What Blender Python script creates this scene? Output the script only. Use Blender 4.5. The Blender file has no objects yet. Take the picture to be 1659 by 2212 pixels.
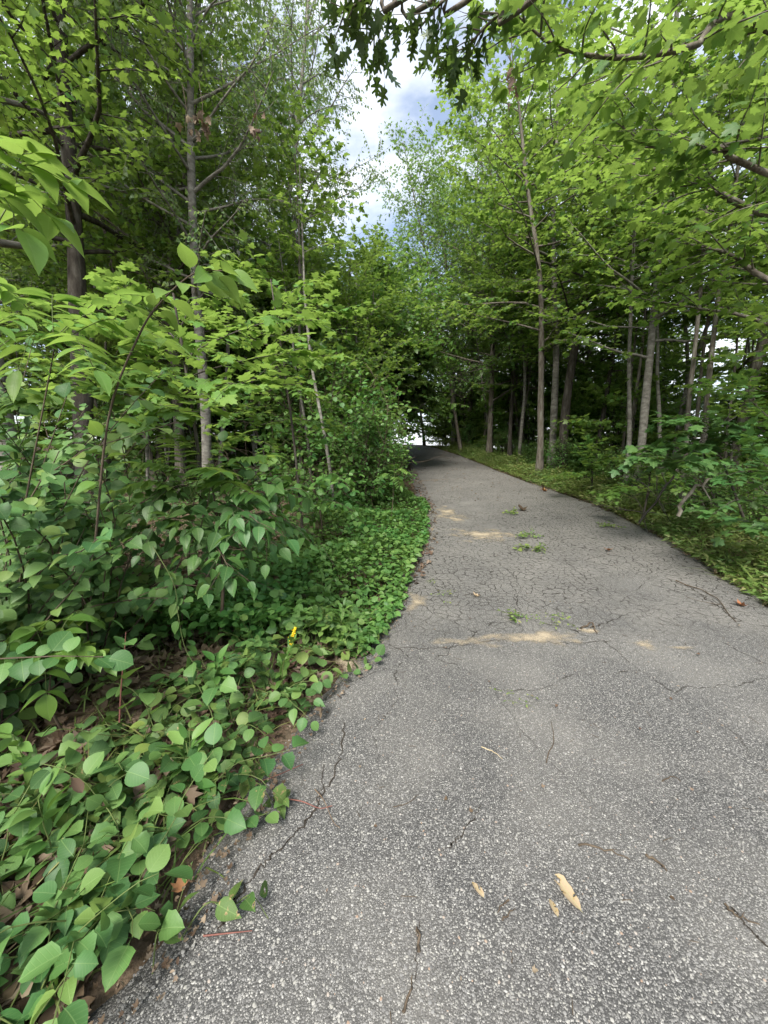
import bpy, math, random
import numpy as np
from mathutils import Matrix, Vector

R = math.radians
SC = bpy.context.scene
COL = SC.collection
rng = np.random.default_rng(11)
random.seed(11)

# ------------------------------------------------------------------ camera
PITCH, CAMH, LENS, SENS = R(8.5), 1.5, 13.0, 34.6
cd = bpy.data.cameras.new('camera')
cam = bpy.data.objects.new('camera', cd)
COL.objects.link(cam)
cam.location = (0, 0, CAMH)
cam.rotation_euler = (R(90) - PITCH, 0, 0)
cd.sensor_fit = 'VERTICAL'
cd.sensor_height = SENS
cd.lens = LENS
cd.clip_start = 0.05
cd.clip_end = 2000
SC.camera = cam

# ------------------------------------------------------------------ sky, sun, exposure
SUN_EL, SUN_AZ = R(48), R(202)          # azimuth measured from +Y towards +X
w = bpy.data.worlds.new('World')
SC.world = w
w.use_nodes = True
nt = w.node_tree
nt.nodes.clear()
wo = nt.nodes.new('ShaderNodeOutputWorld')
bg = nt.nodes.new('ShaderNodeBackground')
sky = nt.nodes.new('ShaderNodeTexSky')
sky.sky_type = 'NISHITA'
sky.sun_disc = False
sky.sun_elevation = SUN_EL
sky.sun_rotation = SUN_AZ
sky.air_density = 1.0
sky.dust_density = 1.5
tc = nt.nodes.new('ShaderNodeTexCoord')
mp = nt.nodes.new('ShaderNodeMapping')
mp.inputs['Scale'].default_value = (1.0, 1.0, 2.2)
mp.inputs['Location'].default_value = (0.9, 0.4, 0.2)
nz = nt.nodes.new('ShaderNodeTexNoise')
nz.inputs['Scale'].default_value = 2.6
nz.inputs['Detail'].default_value = 7
nz.inputs['Roughness'].default_value = 0.55
rp = nt.nodes.new('ShaderNodeValToRGB')
rp.color_ramp.elements[0].color = (.16, .16, .16, 1)
rp.color_ramp.elements[0].position = 0.40
rp.color_ramp.elements[1].position = 0.60
mx = nt.nodes.new('ShaderNodeMix')
mx.data_type = 'RGBA'
mx.inputs['B'].default_value = (5.3, 5.55, 5.85, 1)
nt.links.new(tc.outputs['Generated'], mp.inputs['Vector'])
nt.links.new(mp.outputs['Vector'], nz.inputs['Vector'])
nt.links.new(nz.outputs['Fac'], rp.inputs['Fac'])
nt.links.new(rp.outputs['Color'], mx.inputs['Factor'])
nt.links.new(sky.outputs['Color'], mx.inputs['A'])
nt.links.new(mx.outputs['Result'], bg.inputs['Color'])
bg.inputs['Strength'].default_value = 0.14
nt.links.new(bg.outputs[0], wo.inputs[0])

sl = bpy.data.lights.new('sun', 'SUN')
sl.energy = 4.4
sl.angle = R(24)
sl.color = (1.0, 0.96, 0.88)
sun = bpy.data.objects.new('sun', sl)
COL.objects.link(sun)
sd = Vector((math.sin(SUN_AZ) * math.cos(SUN_EL), math.cos(SUN_AZ) * math.cos(SUN_EL), math.sin(SUN_EL)))
sun.rotation_euler = sd.to_track_quat('Z', 'Y').to_euler()
sun.location = (0, 0, 30)

vs = SC.view_settings
vs.view_transform = 'Standard'
vs.look = 'None'
vs.gamma = 1
vs.exposure = 1.0
vs.use_curve_mapping = False
cy = SC.cycles
cy.max_bounces = 7
cy.diffuse_bounces = 6
cy.glossy_bounces = 2
cy.transmission_bounces = 4
cy.transparent_max_bounces = 6
cy.sample_clamp_indirect = 6
cy.caustics_reflective = False
cy.caustics_refractive = False
cy.use_denoising = True
cy.use_adaptive_sampling = True
cy.adaptive_threshold = 0.02
cy.adaptive_min_samples = 16
SC.render.use_persistent_data = False

# ------------------------------------------------------------------ helpers: picture measurements to points of the place
K = 768 / 1659 / (1024 * LENS / SENS)
def ray(u, v):
    xc, yc = (u - 829.5) * K, -(v - 1106) * K
    return np.array([xc, math.cos(PITCH) + yc * math.sin(PITCH), -math.sin(PITCH) + yc * math.cos(PITCH)])
def at(u, v, Y):
    d = ray(u, v)
    return np.array([0, 0, CAMH]) + d * (Y / d[1])
def pix(P):
    P = np.atleast_2d(P) - np.array([0, 0, CAMH])
    zc = P[:, 1] * math.cos(PITCH) - P[:, 2] * math.sin(PITCH)
    yc = P[:, 1] * math.sin(PITCH) + P[:, 2] * math.cos(PITCH)
    zc2 = np.where(zc > 0.05, zc, 0.05)
    return 829.5 + P[:, 0] / zc2 / K, 1106 - yc / zc2 / K, zc

PY = np.array([-60, -10, 0, 3, 6, 10, 15, 20, 24, 27, 30, 34, 45, 70, 500.])
PH = np.array([-1.5, -.25, 0, .05, .17, .43, .88, 1.44, 1.90, 2.18, 2.24, 2.1, 1.2, .3, 0.])
def prof(y):
    y = np.asarray(y, float)
    acc = 0
    for o in (-1.2, -.6, 0, .6, 1.2):
        acc = acc + np.interp(y + o, PY, PH)
    return acc / 5 - float(np.mean(np.interp(np.array([-1.2, -.6, 0, .6, 1.2]), PY, PH)))
def nz2(x, y, s=1.0, seed=0.0):
    return (np.sin(x * 1.3 * s + 1.7 * np.sin(y * .9 * s + seed) + seed) + np.sin(y * 1.7 * s + 1.3 * np.sin(x * 1.1 * s - seed)) +
            .5 * np.sin(x * 3.1 * s + y * 2.3 * s + seed * 2)) / 2.5
# road edges as (y, x)
EL = np.array([(-30, -2.5), (-3, -.85), (0, -.80), (.8, -.80), (1.15, -.72), (1.75, -.58), (2.15, -.44), (2.5, -.25), (3.3, .0), (4.4, .22), (6.1, .58),
               (8.4, .85), (11.6, .9), (16, .85), (21, .45), (25, -.3), (28, -1.4), (31, -3.2), (36, -6.5), (60, -22)])
ER = np.array([(-30, 1.6), (-3, 3.0), (0, 3.3), (3.6, 3.78), (4.5, 4.08), (5.5, 4.4), (7.3, 4.8), (8.9, 4.95), (10.8, 4.85), (13, 4.65), (16.1, 4.4),
               (20, 4.0), (24, 3.3), (28, 2.0), (32, .2), (37, -3), (60, -18)])
def xl(y): return np.interp(y, EL[:, 0], EL[:, 1])
def xr(y): return np.interp(y, ER[:, 0], ER[:, 1])
def smooth(e0, e1, t):
    t = np.clip((t - e0) / (e1 - e0), 0, 1)
    return t * t * (3 - 2 * t)
def roadz(x, y):
    m = (xl(y) + xr(y)) / 2
    h = (xr(y) - xl(y)) / 2
    return prof(y) + .03 * (1 - ((x - m) / h) ** 2) + .006 * nz2(x, y, .8, 2.0)
def gz(x, y):
    x = np.asarray(x, float); y = np.asarray(y, float)
    d = np.maximum(xl(y) - x, x - xr(y))          # distance outside the road
    out = smooth(-.05, .35, d)
    z = prof(y) - .035 - .02 * (1 - out)
    z = z + out * (.05 + .05 * nz2(x, y, .9, 1.0) + .022 * nz2(x, y, 3.7, 4.0))
    far = smooth(1.0, 9.0, d)
    right = (x > xr(y))
    z = z + far * np.where(right, -.5 + .25 * nz2(x, y, .25, 3.0), .05 + .3 * nz2(x, y, .22, 6.0))
    return np.where(d < -.1, prof(y) - .06, z)
def gp(x, y): return np.array([x, y, float(gz(x, y))])

# ------------------------------------------------------------------ mesh buffers
class Buf:
    def __init__(s):
        s.v, s.f, s.n, s.r, s.c = [], [], 0, [], []
    def add(s, v, f, r=None, c=None):
        v = np.asarray(v, float).reshape(-1, 3); f = np.asarray(f, int).reshape(-1, 3)
        s.v.append(v); s.f.append(f + s.n); s.n += len(v)
        s.r.append(np.zeros(len(v)) if r is None else np.broadcast_to(r, (len(v),)))
        s.c.append(np.zeros((len(v), 3)) if c is None else c)
    def mesh(s, name, mat, smooth_=True, attrs=True):
        V = np.concatenate(s.v).astype(np.float32); F = np.concatenate(s.f).astype(np.int32)
        me = bpy.data.meshes.new(name)
        me.vertices.add(len(V)); me.vertices.foreach_set('co', V.ravel())
        me.loops.add(F.size); me.loops.foreach_set('vertex_index', F.ravel())
        me.polygons.add(len(F))
        me.polygons.foreach_set('loop_start', np.arange(0, F.size, 3, dtype=np.int32))
        if smooth_: me.polygons.foreach_set('use_smooth', np.ones(len(F), bool))
        if attrs:
            a = me.attributes.new('rnd', 'FLOAT', 'POINT'); a.data.foreach_set('value', np.concatenate(s.r).astype(np.float32))
            a = me.attributes.new('lc', 'FLOAT_VECTOR', 'POINT'); a.data.foreach_set('vector', np.concatenate(s.c).astype(np.float32).ravel())
        me.update(calc_edges=True)
        if mat: me.materials.append(mat)
        return me
    def obj(s, name, mat, parent=None, smooth_=True, attrs=True):
        return link(name, s.mesh(name, mat, smooth_, attrs), parent)

def link(name, data, parent=None):
    o = bpy.data.objects.new(name, data)
    COL.objects.link(o)
    if parent: o.parent = parent
    return o
def tag(o, label=None, cat=None, group=None, kind=None):
    if label: o['label'] = label
    if cat: o['category'] = cat
    if group: o['group'] = group
    if kind: o['kind'] = kind
    return o
def thing(name, loc, label, cat, group=None):
    o = link(name, None); o.location = tuple(loc); o.empty_display_size = .2
    return tag(o, label, cat, group)
def copy_thing(o, parent=None):
    c = o.copy(); COL.objects.link(c)
    if parent: c.parent = parent
    for ch in list(o.children):
        copy_thing(ch, c)
    return c
def nrmz(a): return a / np.maximum(np.linalg.norm(a, axis=-1, keepdims=True), 1e-9)

def tube(buf, pts, rad, sides=5, r=None):
    pts = np.asarray(pts, float); n = len(pts)
    rad = np.broadcast_to(np.asarray(rad, float), (n,))
    t = nrmz(np.gradient(pts, axis=0))
    ref = np.array([1., 0, 0]) if abs(t[0, 0]) < .7 else np.array([0, 1., 0])
    a = nrmz(np.cross(t, ref)); b = np.cross(t, a)
    ang = np.linspace(0, 2 * math.pi, sides, endpoint=False)
    V = pts[:, None] + rad[:, None, None] * (a[:, None] * np.cos(ang)[None, :, None] + b[:, None] * np.sin(ang)[None, :, None])
    i = np.arange(n - 1)[:, None] * sides; j = np.arange(sides)[None]; j2 = (j + 1) % sides
    q = np.stack([i + j, i + j2, i + sides + j2, i + sides + j], -1).reshape(-1, 4)
    V = V.reshape(-1, 3)
    F = np.concatenate([q[:, [0, 1, 2]], q[:, [0, 2, 3]]])
    tip = len(V)
    V = np.concatenate([V, pts[-1:] + t[-1:] * rad[-1]])
    e = (n - 1) * sides
    F = np.concatenate([F, np.stack([e + np.arange(sides), e + (np.arange(sides) + 1) % sides, np.full(sides, tip)], -1)])
    L = np.repeat(np.linspace(0, 1, n), sides); L = np.append(L, 1)
    buf.add(V, F, r if r is not None else 0, np.stack([L, L, L], -1))

def poly(p0, d0, L, n, wob, grav=0., g=rng):
    d = nrmz(np.asarray(d0, float)); p = np.asarray(p0, float); out = [p]
    for i in range(n):
        d = nrmz(d + g.normal(0, wob, 3) + np.array([0, 0, grav]))
        p = p + d * L / n; out.append(p)
    return np.array(out)
def spline(pts, n):
    pts = np.asarray(pts, float); m = len(pts)
    if m == 2: return pts[0] + np.linspace(0, 1, n)[:, None] * (pts[1] - pts[0])
    P = np.concatenate([[2 * pts[0] - pts[1]], pts, [2 * pts[-1] - pts[-2]]])
    s = np.linspace(0, m - 1 - 1e-6, n); i = s.astype(int); t = (s - i)[:, None]
    a, b, c, d = P[i], P[i + 1], P[i + 2], P[i + 3]
    return .5 * (2 * b + (c - a) * t + (2 * a - 5 * b + 4 * c - d) * t ** 2 + (3 * b - a - 3 * c + d) * t ** 3)
def along(pts, s):
    pts = np.asarray(pts); x = np.asarray(s) * (len(pts) - 1); i = np.clip(x.astype(int), 0, len(pts) - 2); f = (x - i)[:, None]
    return pts[i] * (1 - f) + pts[i + 1] * f, nrmz(pts[i + 1] - pts[i])

# ------------------------------------------------------------------ leaf templates: stalk at the origin, blade along +Y, length 1
def blade(ts, ws, fold=.12, droop=.14, petiole=.0, curl=0., ws2=None):
    V, F = [], []
    for t, wd, w2 in zip(ts, ws, ws2 or ws):
        z = -droop * t * t
        V += [(-wd, t, z + fold * wd * 2 + curl * wd * wd * 8), (0, t, z), (w2, t, z + fold * w2 * 2 - curl * w2 * w2 * 4)]
    for i in range(len(ts) - 1):
        a, b = 3 * i, 3 * i + 3
        for k in (0, 1):
            F += [(a + k, a + k + 1, b + k + 1), (a + k, b + k + 1, b + k)]
    V = np.array(V, float); F = np.array(F)
    ar = np.linalg.norm(np.cross(V[F[:, 1]] - V[F[:, 0]], V[F[:, 2]] - V[F[:, 0]]), axis=1)
    F = F[ar > 1e-7]
    if petiole:
        n = len(V); V = np.concatenate([V, [(-.012, .02, .0), (.012, .02, .0), (0, -petiole, petiole * .25)]]); F = np.concatenate([F, [(n, n + 1, n + 2)]])
    return V, F
def star(pts, c, droop=.16, fold=.05, petiole=0.):
    half = np.array(pts, float)                       # right half outline from the base (0,0) up to the tip
    o = np.concatenate([half, [(-x, y) for x, y in half[::-1] if x > 1e-6]])
    V = [(c[0], c[1], 0)] + [(x, y, -droop * ((x - c[0]) ** 2 + (y - c[1]) ** 2) * 1.2 + fold * abs(x)) for x, y in o]
    n = len(o); F = [(0, 1 + i, 1 + (i + 1) % n) for i in range(n)]
    V = np.array(V); F = np.array(F)
    if petiole:
        k = len(V); V = np.concatenate([V, [(-.012, .02, 0), (.012, .02, 0), (0, -petiole, petiole * .3)]]); F = np.concatenate([F, [(k, k + 1, k + 2)]])
    return V, F
TPL = {}
TPL['round_hi'] = blade([0, .05, .14, .28, .45, .62, .78, .89, .95, 1.], [.0, .16, .31, .42, .46, .43, .33, .19, .07, .0], .11, .16, .16, .02)
TPL['round_wavy'] = blade([0, .06, .16, .3, .46, .62, .76, .87, .94, 1.], [.0, .18, .29, .44, .41, .43, .30, .20, .07, .0], .2, .3, .16, .10)
TPL['ovate_hi'] = blade([0, .05, .15, .3, .45, .6, .75, .88, 1.], [.0, .13, .25, .31, .30, .25, .16, .07, .0], .16, .25, .14, .02)
TPL['lance_hi'] = blade([0, .08, .22, .4, .58, .75, .9, 1.], [.0, .09, .16, .19, .17, .12, .05, .0], .16, .2, .05, .02)
TPL['round_lo'] = blade([0, .22, .6, 1.], [.0, .33, .34, .0], .13, .14)
TPL['aspen_lo'] = blade([0, .3, 1.], [.0, .36, .0], .12, .1)
TPL['lance_lo'] = blade([0, .35, 1.], [.0, .17, .0], .14, .14)
MAPLE = [(0, 0), (.17, -.06), (.40, .06), (.33, .18), (.62, .38), (.50, .44), (.50, .60), (.28, .52), (.20, .62), (.22, .80), (.10, .82), (0, 1.)]
MAPLE_LO = [(0, 0), (.40, .03), (.30, .2), (.60, .45), (.25, .5), (.2, .75), (0, 1.)]
TPL['maple_hi'] = star(MAPLE, (0, .32), .18, .06, .3)
TPL['maple_lo'] = star(MAPLE_LO, (0, .33), .18, .06)
OAK = [(0, 0), (.04, .12), (.20, .14), (.24, .22), (.07, .27), (.08, .36), (.34, .46), (.36, .56), (.10, .50), (.10, .60), (.30, .76), (.27, .84), (.09, .74), (.10, .86), (.05, .9), (0, 1.)]
TPL['oak_hi'] = star(OAK, (0, .55), .12, .1, .15)
DRY = [(0, 0), (.1, .1), (.16, .3), (.11, .42), (.19, .55), (.16, .72), (.09, .85), (0, 1.)]
TPL['dry_lo'] = blade([0, .25, .55, .8, 1.], [.0, .2, .23, .15, .0], .35, -.25, .0, .2)
TPL['dry_maple'] = star(MAPLE_LO, (0, .33), -.5, .35)

class Leaves:
    def __init__(s): s.p, s.d, s.n, s.s, s.r = [], [], [], [], []
    def add(s, p, d, n, sz, r=None):
        p = np.atleast_2d(p); m = len(p)
        s.p.append(p); s.d.append(np.broadcast_to(d, (m, 3))); s.n.append(np.broadcast_to(n, (m, 3)))
        s.s.append(np.broadcast_to(sz, (m,))); s.r.append(rng.random(m) if r is None else np.broadcast_to(r, (m,)))
    def cat(s):
        return [np.concatenate(a) for a in (s.p, s.d, s.n, s.s, s.r)]
    def count(s): return sum(len(a) for a in s.p)
def axes(d, n):
    y = nrmz(d); x = nrmz(np.cross(y, n)); z = np.cross(x, y)
    return x, y, z
def fill(buf, tpl, P, D, N, S, Rn):
    V, F = TPL[tpl]
    x, y, z = axes(D, N)
    W = P[:, None] + S[:, None, None] * (V[None, :, 0:1] * x[:, None] + V[None, :, 1:2] * y[:, None] + V[None, :, 2:3] * z[:, None])
    m, k = len(P), len(V)
    Fa = (F[None] + (np.arange(m) * k)[:, None, None]).reshape(-1, 3)
    buf.add(W.reshape(-1, 3), Fa, np.repeat(Rn, k), np.tile(V, (m, 1)))
LEAFMESH = {}
def leafmesh(tpl, mat):
    key = (tpl, mat.name)
    if key not in LEAFMESH:
        b = Buf(); V, F = TPL[tpl]; b.add(V, F, 0., V); LEAFMESH[key] = b.mesh('leaf', mat)
    return LEAFMESH[key]
def emit(root, lv, lo, hi, mat, single=0, mass='foliage', kind='stuff', hi_mat=None):
    """the leaves of one plant: the `single` largest in view as parts, the rest as one mass"""
    if lv.count() == 0: return
    P, D, N, S, Rn = lv.cat()
    base = np.array(root.location)
    pick = np.zeros(len(P), bool)
    if single:
        u, v, z = pix(P)
        score = np.where((u > -20) & (u < 1680) & (v > -20) & (v < 2230) & (z > .3), S / np.maximum(z, .3), 0)
        idx = np.argsort(-score)[:single]
        pick[idx[score[idx] > .008]] = True
        x, y, zz = axes(D, N)
        his = hi if isinstance(hi, (list, tuple)) else [hi]
        for i in np.nonzero(pick)[0]:
            o = link('leaf', leafmesh(his[int(Rn[i] * 977) % len(his)], hi_mat or mat), root)
            m = np.eye(4); s = S[i]
            m[:3, 0] = x[i] * s; m[:3, 1] = y[i] * s; m[:3, 2] = zz[i] * s; m[:3, 3] = P[i] - base
            o.matrix_local = Matrix(m.tolist())
    r = ~pick
    if r.any():
        b = Buf(); fill(b, lo, P[r] - base, D[r], N[r], S[r], Rn[r])
        o = b.obj(mass, mat, root)
        if kind: o['kind'] = kind

UP = np.array([0, 0, 1.])
def leaves_on(lv, pts, step, size, ang=.9, droop=.25, njit=.35, jit=.25, s0=.08, up=UP, pair=False, tipn=1, down=0.):
    L = float(np.linalg.norm(np.diff(pts, axis=0), axis=1).sum())
    n = max(2, int(L / step))
    s = np.linspace(s0, 1., n) if n > 1 else np.array([1.])
    if pair: s = np.repeat(s, 2); n = len(s)
    p, t = along(pts, s)
    side = np.where(np.arange(n) % 2 == 0, 1., -1.)
    lat = nrmz(np.cross(t, up))
    a = ang * (.7 + .6 * rng.random(n)); a = np.where(s > .97, a * .3, a)
    d = np.cos(a)[:, None] * t + (side * np.sin(a))[:, None] * lat + rng.normal(0, jit, (n, 3)); d[:, 2] -= droop + down
    d = nrmz(d)
    N = up + rng.normal(0, njit, (n, 3))
    sz = size * (.65 + .55 * rng.random(n))
    lv.add(p + d * (sz * .25)[:, None], d, N, sz)

# ------------------------------------------------------------------ materials
def newmat(name):
    m = bpy.data.materials.new(name); m.use_nodes = True
    n = m.node_tree; n.nodes.clear()
    return m, n, lambda t: n.nodes.new(t), n.links.new
def ramp(node, stops, interp='LINEAR'):
    cr = node.color_ramp; cr.interpolation = interp
    while len(cr.elements) < len(stops): cr.elements.new(.5)
    for e, (p, c) in zip(cr.elements, stops): e.position = p; e.color = (*c, 1) if len(c) == 3 else c
def leaf_mat(name, cols, trans, mixf=.42, rough=.42, veins=False, spec=.35, blot=None):
    m, n, N, Lk = newmat(name)
    at_ = N('ShaderNodeAttribute'); at_.attribute_name = 'rnd'
    oi = N('ShaderNodeObjectInfo')
    ad = N('ShaderNodeMath'); ad.operation = 'ADD'; fr = N('ShaderNodeMath'); fr.operation = 'FRACT'
    Lk(at_.outputs['Fac'], ad.inputs[0]); Lk(oi.outputs['Random'], ad.inputs[1]); Lk(ad.outputs[0], fr.inputs[0])
    cr = N('ShaderNodeValToRGB'); k = len(cols) - 1
    ramp(cr, [(i / k, c) for i, c in enumerate(cols)]); Lk(fr.outputs[0], cr.inputs['Fac'])
    col = cr.outputs['Color']
    # large soft patches of tint, so that whole branches differ
    geo = N('ShaderNodeNewGeometry'); ns = N('ShaderNodeTexNoise'); ns.inputs['Scale'].default_value = .9; ns.inputs['Detail'].default_value = 2
    Lk(geo.outputs['Position'], ns.inputs['Vector'])
    hs = N('ShaderNodeHueSaturation'); mr = N('ShaderNodeMapRange'); mr.inputs['To Min'].default_value = .475; mr.inputs['To Max'].default_value = .525
    mr.inputs['From Min'].default_value = .3; mr.inputs['From Max'].default_value = .7
    Lk(ns.outputs['Fac'], mr.inputs['Value']); Lk(mr.outputs['Result'], hs.inputs['Hue']); Lk(col, hs.inputs['Color'])
    col = hs.outputs['Color']
    bump = hole = None
    if veins:
        lc = N('ShaderNodeAttribute'); lc.attribute_name = 'lc'
        sp = N('ShaderNodeSeparateXYZ'); Lk(lc.outputs['Vector'], sp.inputs[0])
        ab = N('ShaderNodeMath'); ab.operation = 'ABSOLUTE'; Lk(sp.outputs['X'], ab.inputs[0])
        mu = N('ShaderNodeMath'); mu.operation = 'MULTIPLY_ADD'; mu.inputs[1].default_value = -.75; Lk(ab.outputs[0], mu.inputs[0]); Lk(sp.outputs['Y'], mu.inputs[2])
        sc = N('ShaderNodeMath'); sc.operation = 'MULTIPLY'; sc.inputs[1].default_value = 46.; Lk(mu.outputs[0], sc.inputs[0])
        si = N('ShaderNodeMath'); si.operation = 'SINE'; Lk(sc.outputs[0], si.inputs[0])
        v1 = N('ShaderNodeMapRange'); v1.inputs['From Min'].default_value = .86; v1.inputs['From Max'].default_value = 1.; Lk(si.outputs[0], v1.inputs['Value'])
        v2 = N('ShaderNodeMapRange'); v2.inputs['From Min'].default_value = .02; v2.inputs['From Max'].default_value = .008; Lk(ab.outputs[0], v2.inputs['Value'])
        v1s = N('ShaderNodeMath'); v1s.operation = 'MULTIPLY'; v1s.inputs[1].default_value = .5; Lk(v1.outputs['Result'], v1s.inputs[0])
        mxv = N('ShaderNodeMath'); mxv.operation = 'MAXIMUM'; Lk(v1s.outputs[0], mxv.inputs[0]); Lk(v2.outputs['Result'], mxv.inputs[1])
        lm = N('ShaderNodeMix'); lm.data_type = 'RGBA'; lm.blend_type = 'MIX'
        fm = N('ShaderNodeMath'); fm.operation = 'MULTIPLY'; fm.inputs[1].default_value = .32; Lk(mxv.outputs[0], fm.inputs[0])
        Lk(fm.outputs[0], lm.inputs['Factor']); Lk(col, lm.inputs['A']); lm.inputs['B'].default_value = (.22, .32, .11, 1)
        col = lm.outputs['Result']
        bump = N('ShaderNodeBump'); bump.inputs['Strength'].default_value = .22; bump.inputs['Distance'].default_value = .004; bump.invert = True
        Lk(mxv.outputs[0], bump.inputs['Height'])
        if blot:
            bn = N('ShaderNodeTexNoise'); bn.inputs['Scale'].default_value = 3.4; bn.inputs['Detail'].default_value = 4
            va = N('ShaderNodeVectorMath'); va.operation = 'ADD'; Lk(lc.outputs['Vector'], va.inputs[0])
            cx = N('ShaderNodeCombineXYZ'); ms = N('ShaderNodeMath'); ms.operation = 'MULTIPLY'; ms.inputs[1].default_value = 57.
            Lk(oi.outputs['Random'], ms.inputs[0]); Lk(ms.outputs[0], cx.inputs[0]); Lk(cx.outputs[0], va.inputs[1]); Lk(va.outputs[0], bn.inputs['Vector'])
            bm = N('ShaderNodeMapRange'); bm.inputs['From Min'].default_value = blot; bm.inputs['From Max'].default_value = blot + .04; Lk(bn.outputs['Fac'], bm.inputs['Value'])
            l2 = N('ShaderNodeMix'); l2.data_type = 'RGBA'; Lk(bm.outputs['Result'], l2.inputs['Factor']); Lk(col, l2.inputs['A']); l2.inputs['B'].default_value = (.30, .22, .10, 1)
            col = l2.outputs['Result']
            hole = N('ShaderNodeMapRange'); hole.inputs['From Min'].default_value = blot + .055; hole.inputs['From Max'].default_value = blot + .06; Lk(bn.outputs['Fac'], hole.inputs['Value'])
    p = N('ShaderNodeBsdfPrincipled'); p.inputs['Roughness'].default_value = rough; p.inputs['Specular IOR Level'].default_value = spec
    Lk(col, p.inputs['Base Color'])
    tr = N('ShaderNodeBsdfTranslucent')
    tm = N('ShaderNodeMix'); tm.data_type = 'RGBA'; tm.blend_type = 'MIX'; tm.inputs['Factor'].default_value = .65
    Lk(col, tm.inputs['A']); tm.inputs['B'].default_value = (*trans, 1); Lk(tm.outputs['Result'], tr.inputs['Color'])
    if bump: Lk(bump.outputs[0], p.inputs['Normal'])
    mxs = N('ShaderNodeMixShader'); mxs.inputs[0].default_value = mixf
    Lk(p.outputs[0], mxs.inputs[1]); Lk(tr.outputs[0], mxs.inputs[2])
    if hole:
        tp_ = N('ShaderNodeBsdfTransparent'); mh = N('ShaderNodeMixShader'); Lk(hole.outputs['Result'], mh.inputs[0]); Lk(mxs.outputs[0], mh.inputs[1]); Lk(tp_.outputs[0], mh.inputs[2]); mxs = mh
    o = N('ShaderNodeOutputMaterial'); Lk(mxs.outputs[0], o.inputs[0])
    return m
M = {}
M['maple'] = leaf_mat('maple_leaf', [(0.054, 0.120, 0.025), (0.078, 0.160, 0.033), (0.108, 0.194, 0.043), (0.140, 0.222, 0.053)], (0.323, 0.471, 0.073), .52)
M['maple_near'] = leaf_mat('maple_leaf_near', [(0.059, 0.131, 0.030), (0.081, 0.165, 0.037), (0.103, 0.194, 0.043), (0.131, 0.211, 0.051)], (0.312, 0.446, 0.073), .5, veins=True)
M['young'] = leaf_mat('young_leaf', [(0.093, 0.195, 0.040), (0.123, 0.240, 0.048), (0.167, 0.280, 0.061)], (0.346, 0.494, 0.086), .42, veins=True)
M['aspen'] = leaf_mat('aspen_leaf', [(0.081, 0.144, 0.052), (0.115, 0.184, 0.069), (0.161, 0.224, 0.092)], (0.305, 0.423, 0.106), .5, .5)
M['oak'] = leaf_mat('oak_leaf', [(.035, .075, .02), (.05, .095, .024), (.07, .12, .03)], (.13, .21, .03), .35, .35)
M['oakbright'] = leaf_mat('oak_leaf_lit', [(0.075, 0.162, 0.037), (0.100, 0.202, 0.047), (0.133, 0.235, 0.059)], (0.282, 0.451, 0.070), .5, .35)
M['bitter'] = leaf_mat('bittersweet_leaf', [(0.041, 0.101, 0.034), (0.057, 0.129, 0.037), (0.069, 0.152, 0.048), (0.090, 0.175, 0.046), (0.106, 0.196, 0.057), (0.149, 0.218, 0.052)], (0.172, 0.310, 0.046), .28, .5, veins=True, spec=.3)
M['bitter_eaten'] = leaf_mat('eaten_leaf', [(.05, .11, .03), (.07, .13, .034), (.10, .15, .038)], (.14, .24, .035), .28, .55, veins=True, spec=.25, blot=.60)
M['cover'] = leaf_mat('cover_leaf', [(0.052, 0.132, 0.032), (0.075, 0.172, 0.039), (0.103, 0.207, 0.048), (0.138, 0.247, 0.063)], (0.207, 0.356, 0.046), .32, .5)
M['shrub'] = leaf_mat('shrub_leaf', [(0.040, 0.098, 0.029), (0.057, 0.127, 0.034), (0.081, 0.155, 0.041)], (0.161, 0.287, 0.040), .32, .45, veins=True)
M['weed'] = leaf_mat('weed_leaf', [(.075, .135, .03), (.11, .175, .04), (.15, .21, .05), (.23, .23, .09)], (.22, .32, .05), .32, .55)
def dull(name, cols, rough=.85, scale=9., bumpd=.01, bscale=40., stretch=1., contrast=(.3, .7), spec=.15):
    m, n, N, Lk = newmat(name)
    t = N('ShaderNodeTexCoord'); mp_ = N('ShaderNodeMapping'); mp_.inputs['Scale'].default_value = (1, 1, stretch); Lk(t.outputs['Object'], mp_.inputs['Vector'])
    ns = N('ShaderNodeTexNoise'); ns.inputs['Scale'].default_value = scale; ns.inputs['Detail'].default_value = 6; ns.inputs['Roughness'].default_value = .65
    Lk(mp_.outputs[0], ns.inputs['Vector'])
    cr = N('ShaderNodeValToRGB'); k = len(cols) - 1
    ramp(cr, [(contrast[0] + (contrast[1] - contrast[0]) * i / k, c) for i, c in enumerate(cols)]); Lk(ns.outputs['Fac'], cr.inputs['Fac'])
    p = N('ShaderNodeBsdfPrincipled'); p.inputs['Roughness'].default_value = rough; p.inputs['Specular IOR Level'].default_value = spec
    Lk(cr.outputs['Color'], p.inputs['Base Color'])
    n2 = N('ShaderNodeTexNoise'); n2.inputs['Scale'].default_value = bscale; n2.inputs['Detail'].default_value = 4; Lk(mp_.outputs[0], n2.inputs['Vector'])
    b = N('ShaderNodeBump'); b.inputs['Strength'].default_value = .8; b.inputs['Distance'].default_value = bumpd; Lk(n2.outputs['Fac'], b.inputs['Height']); Lk(b.outputs[0], p.inputs['Normal'])
    o = N('ShaderNodeOutputMaterial'); Lk(p.outputs[0], o.inputs[0])
    return m
M['bark'] = dull('grey_brown_bark', [(.055, .045, .035), (.12, .105, .085), (.20, .19, .16)], scale=14, bumpd=.012, bscale=30, stretch=.25)
M['darkbark'] = dull('dark_bark', [(.025, .021, .017), (.055, .047, .038), (.11, .1, .085)], scale=12, bumpd=.015, bscale=25, stretch=.3)
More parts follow.
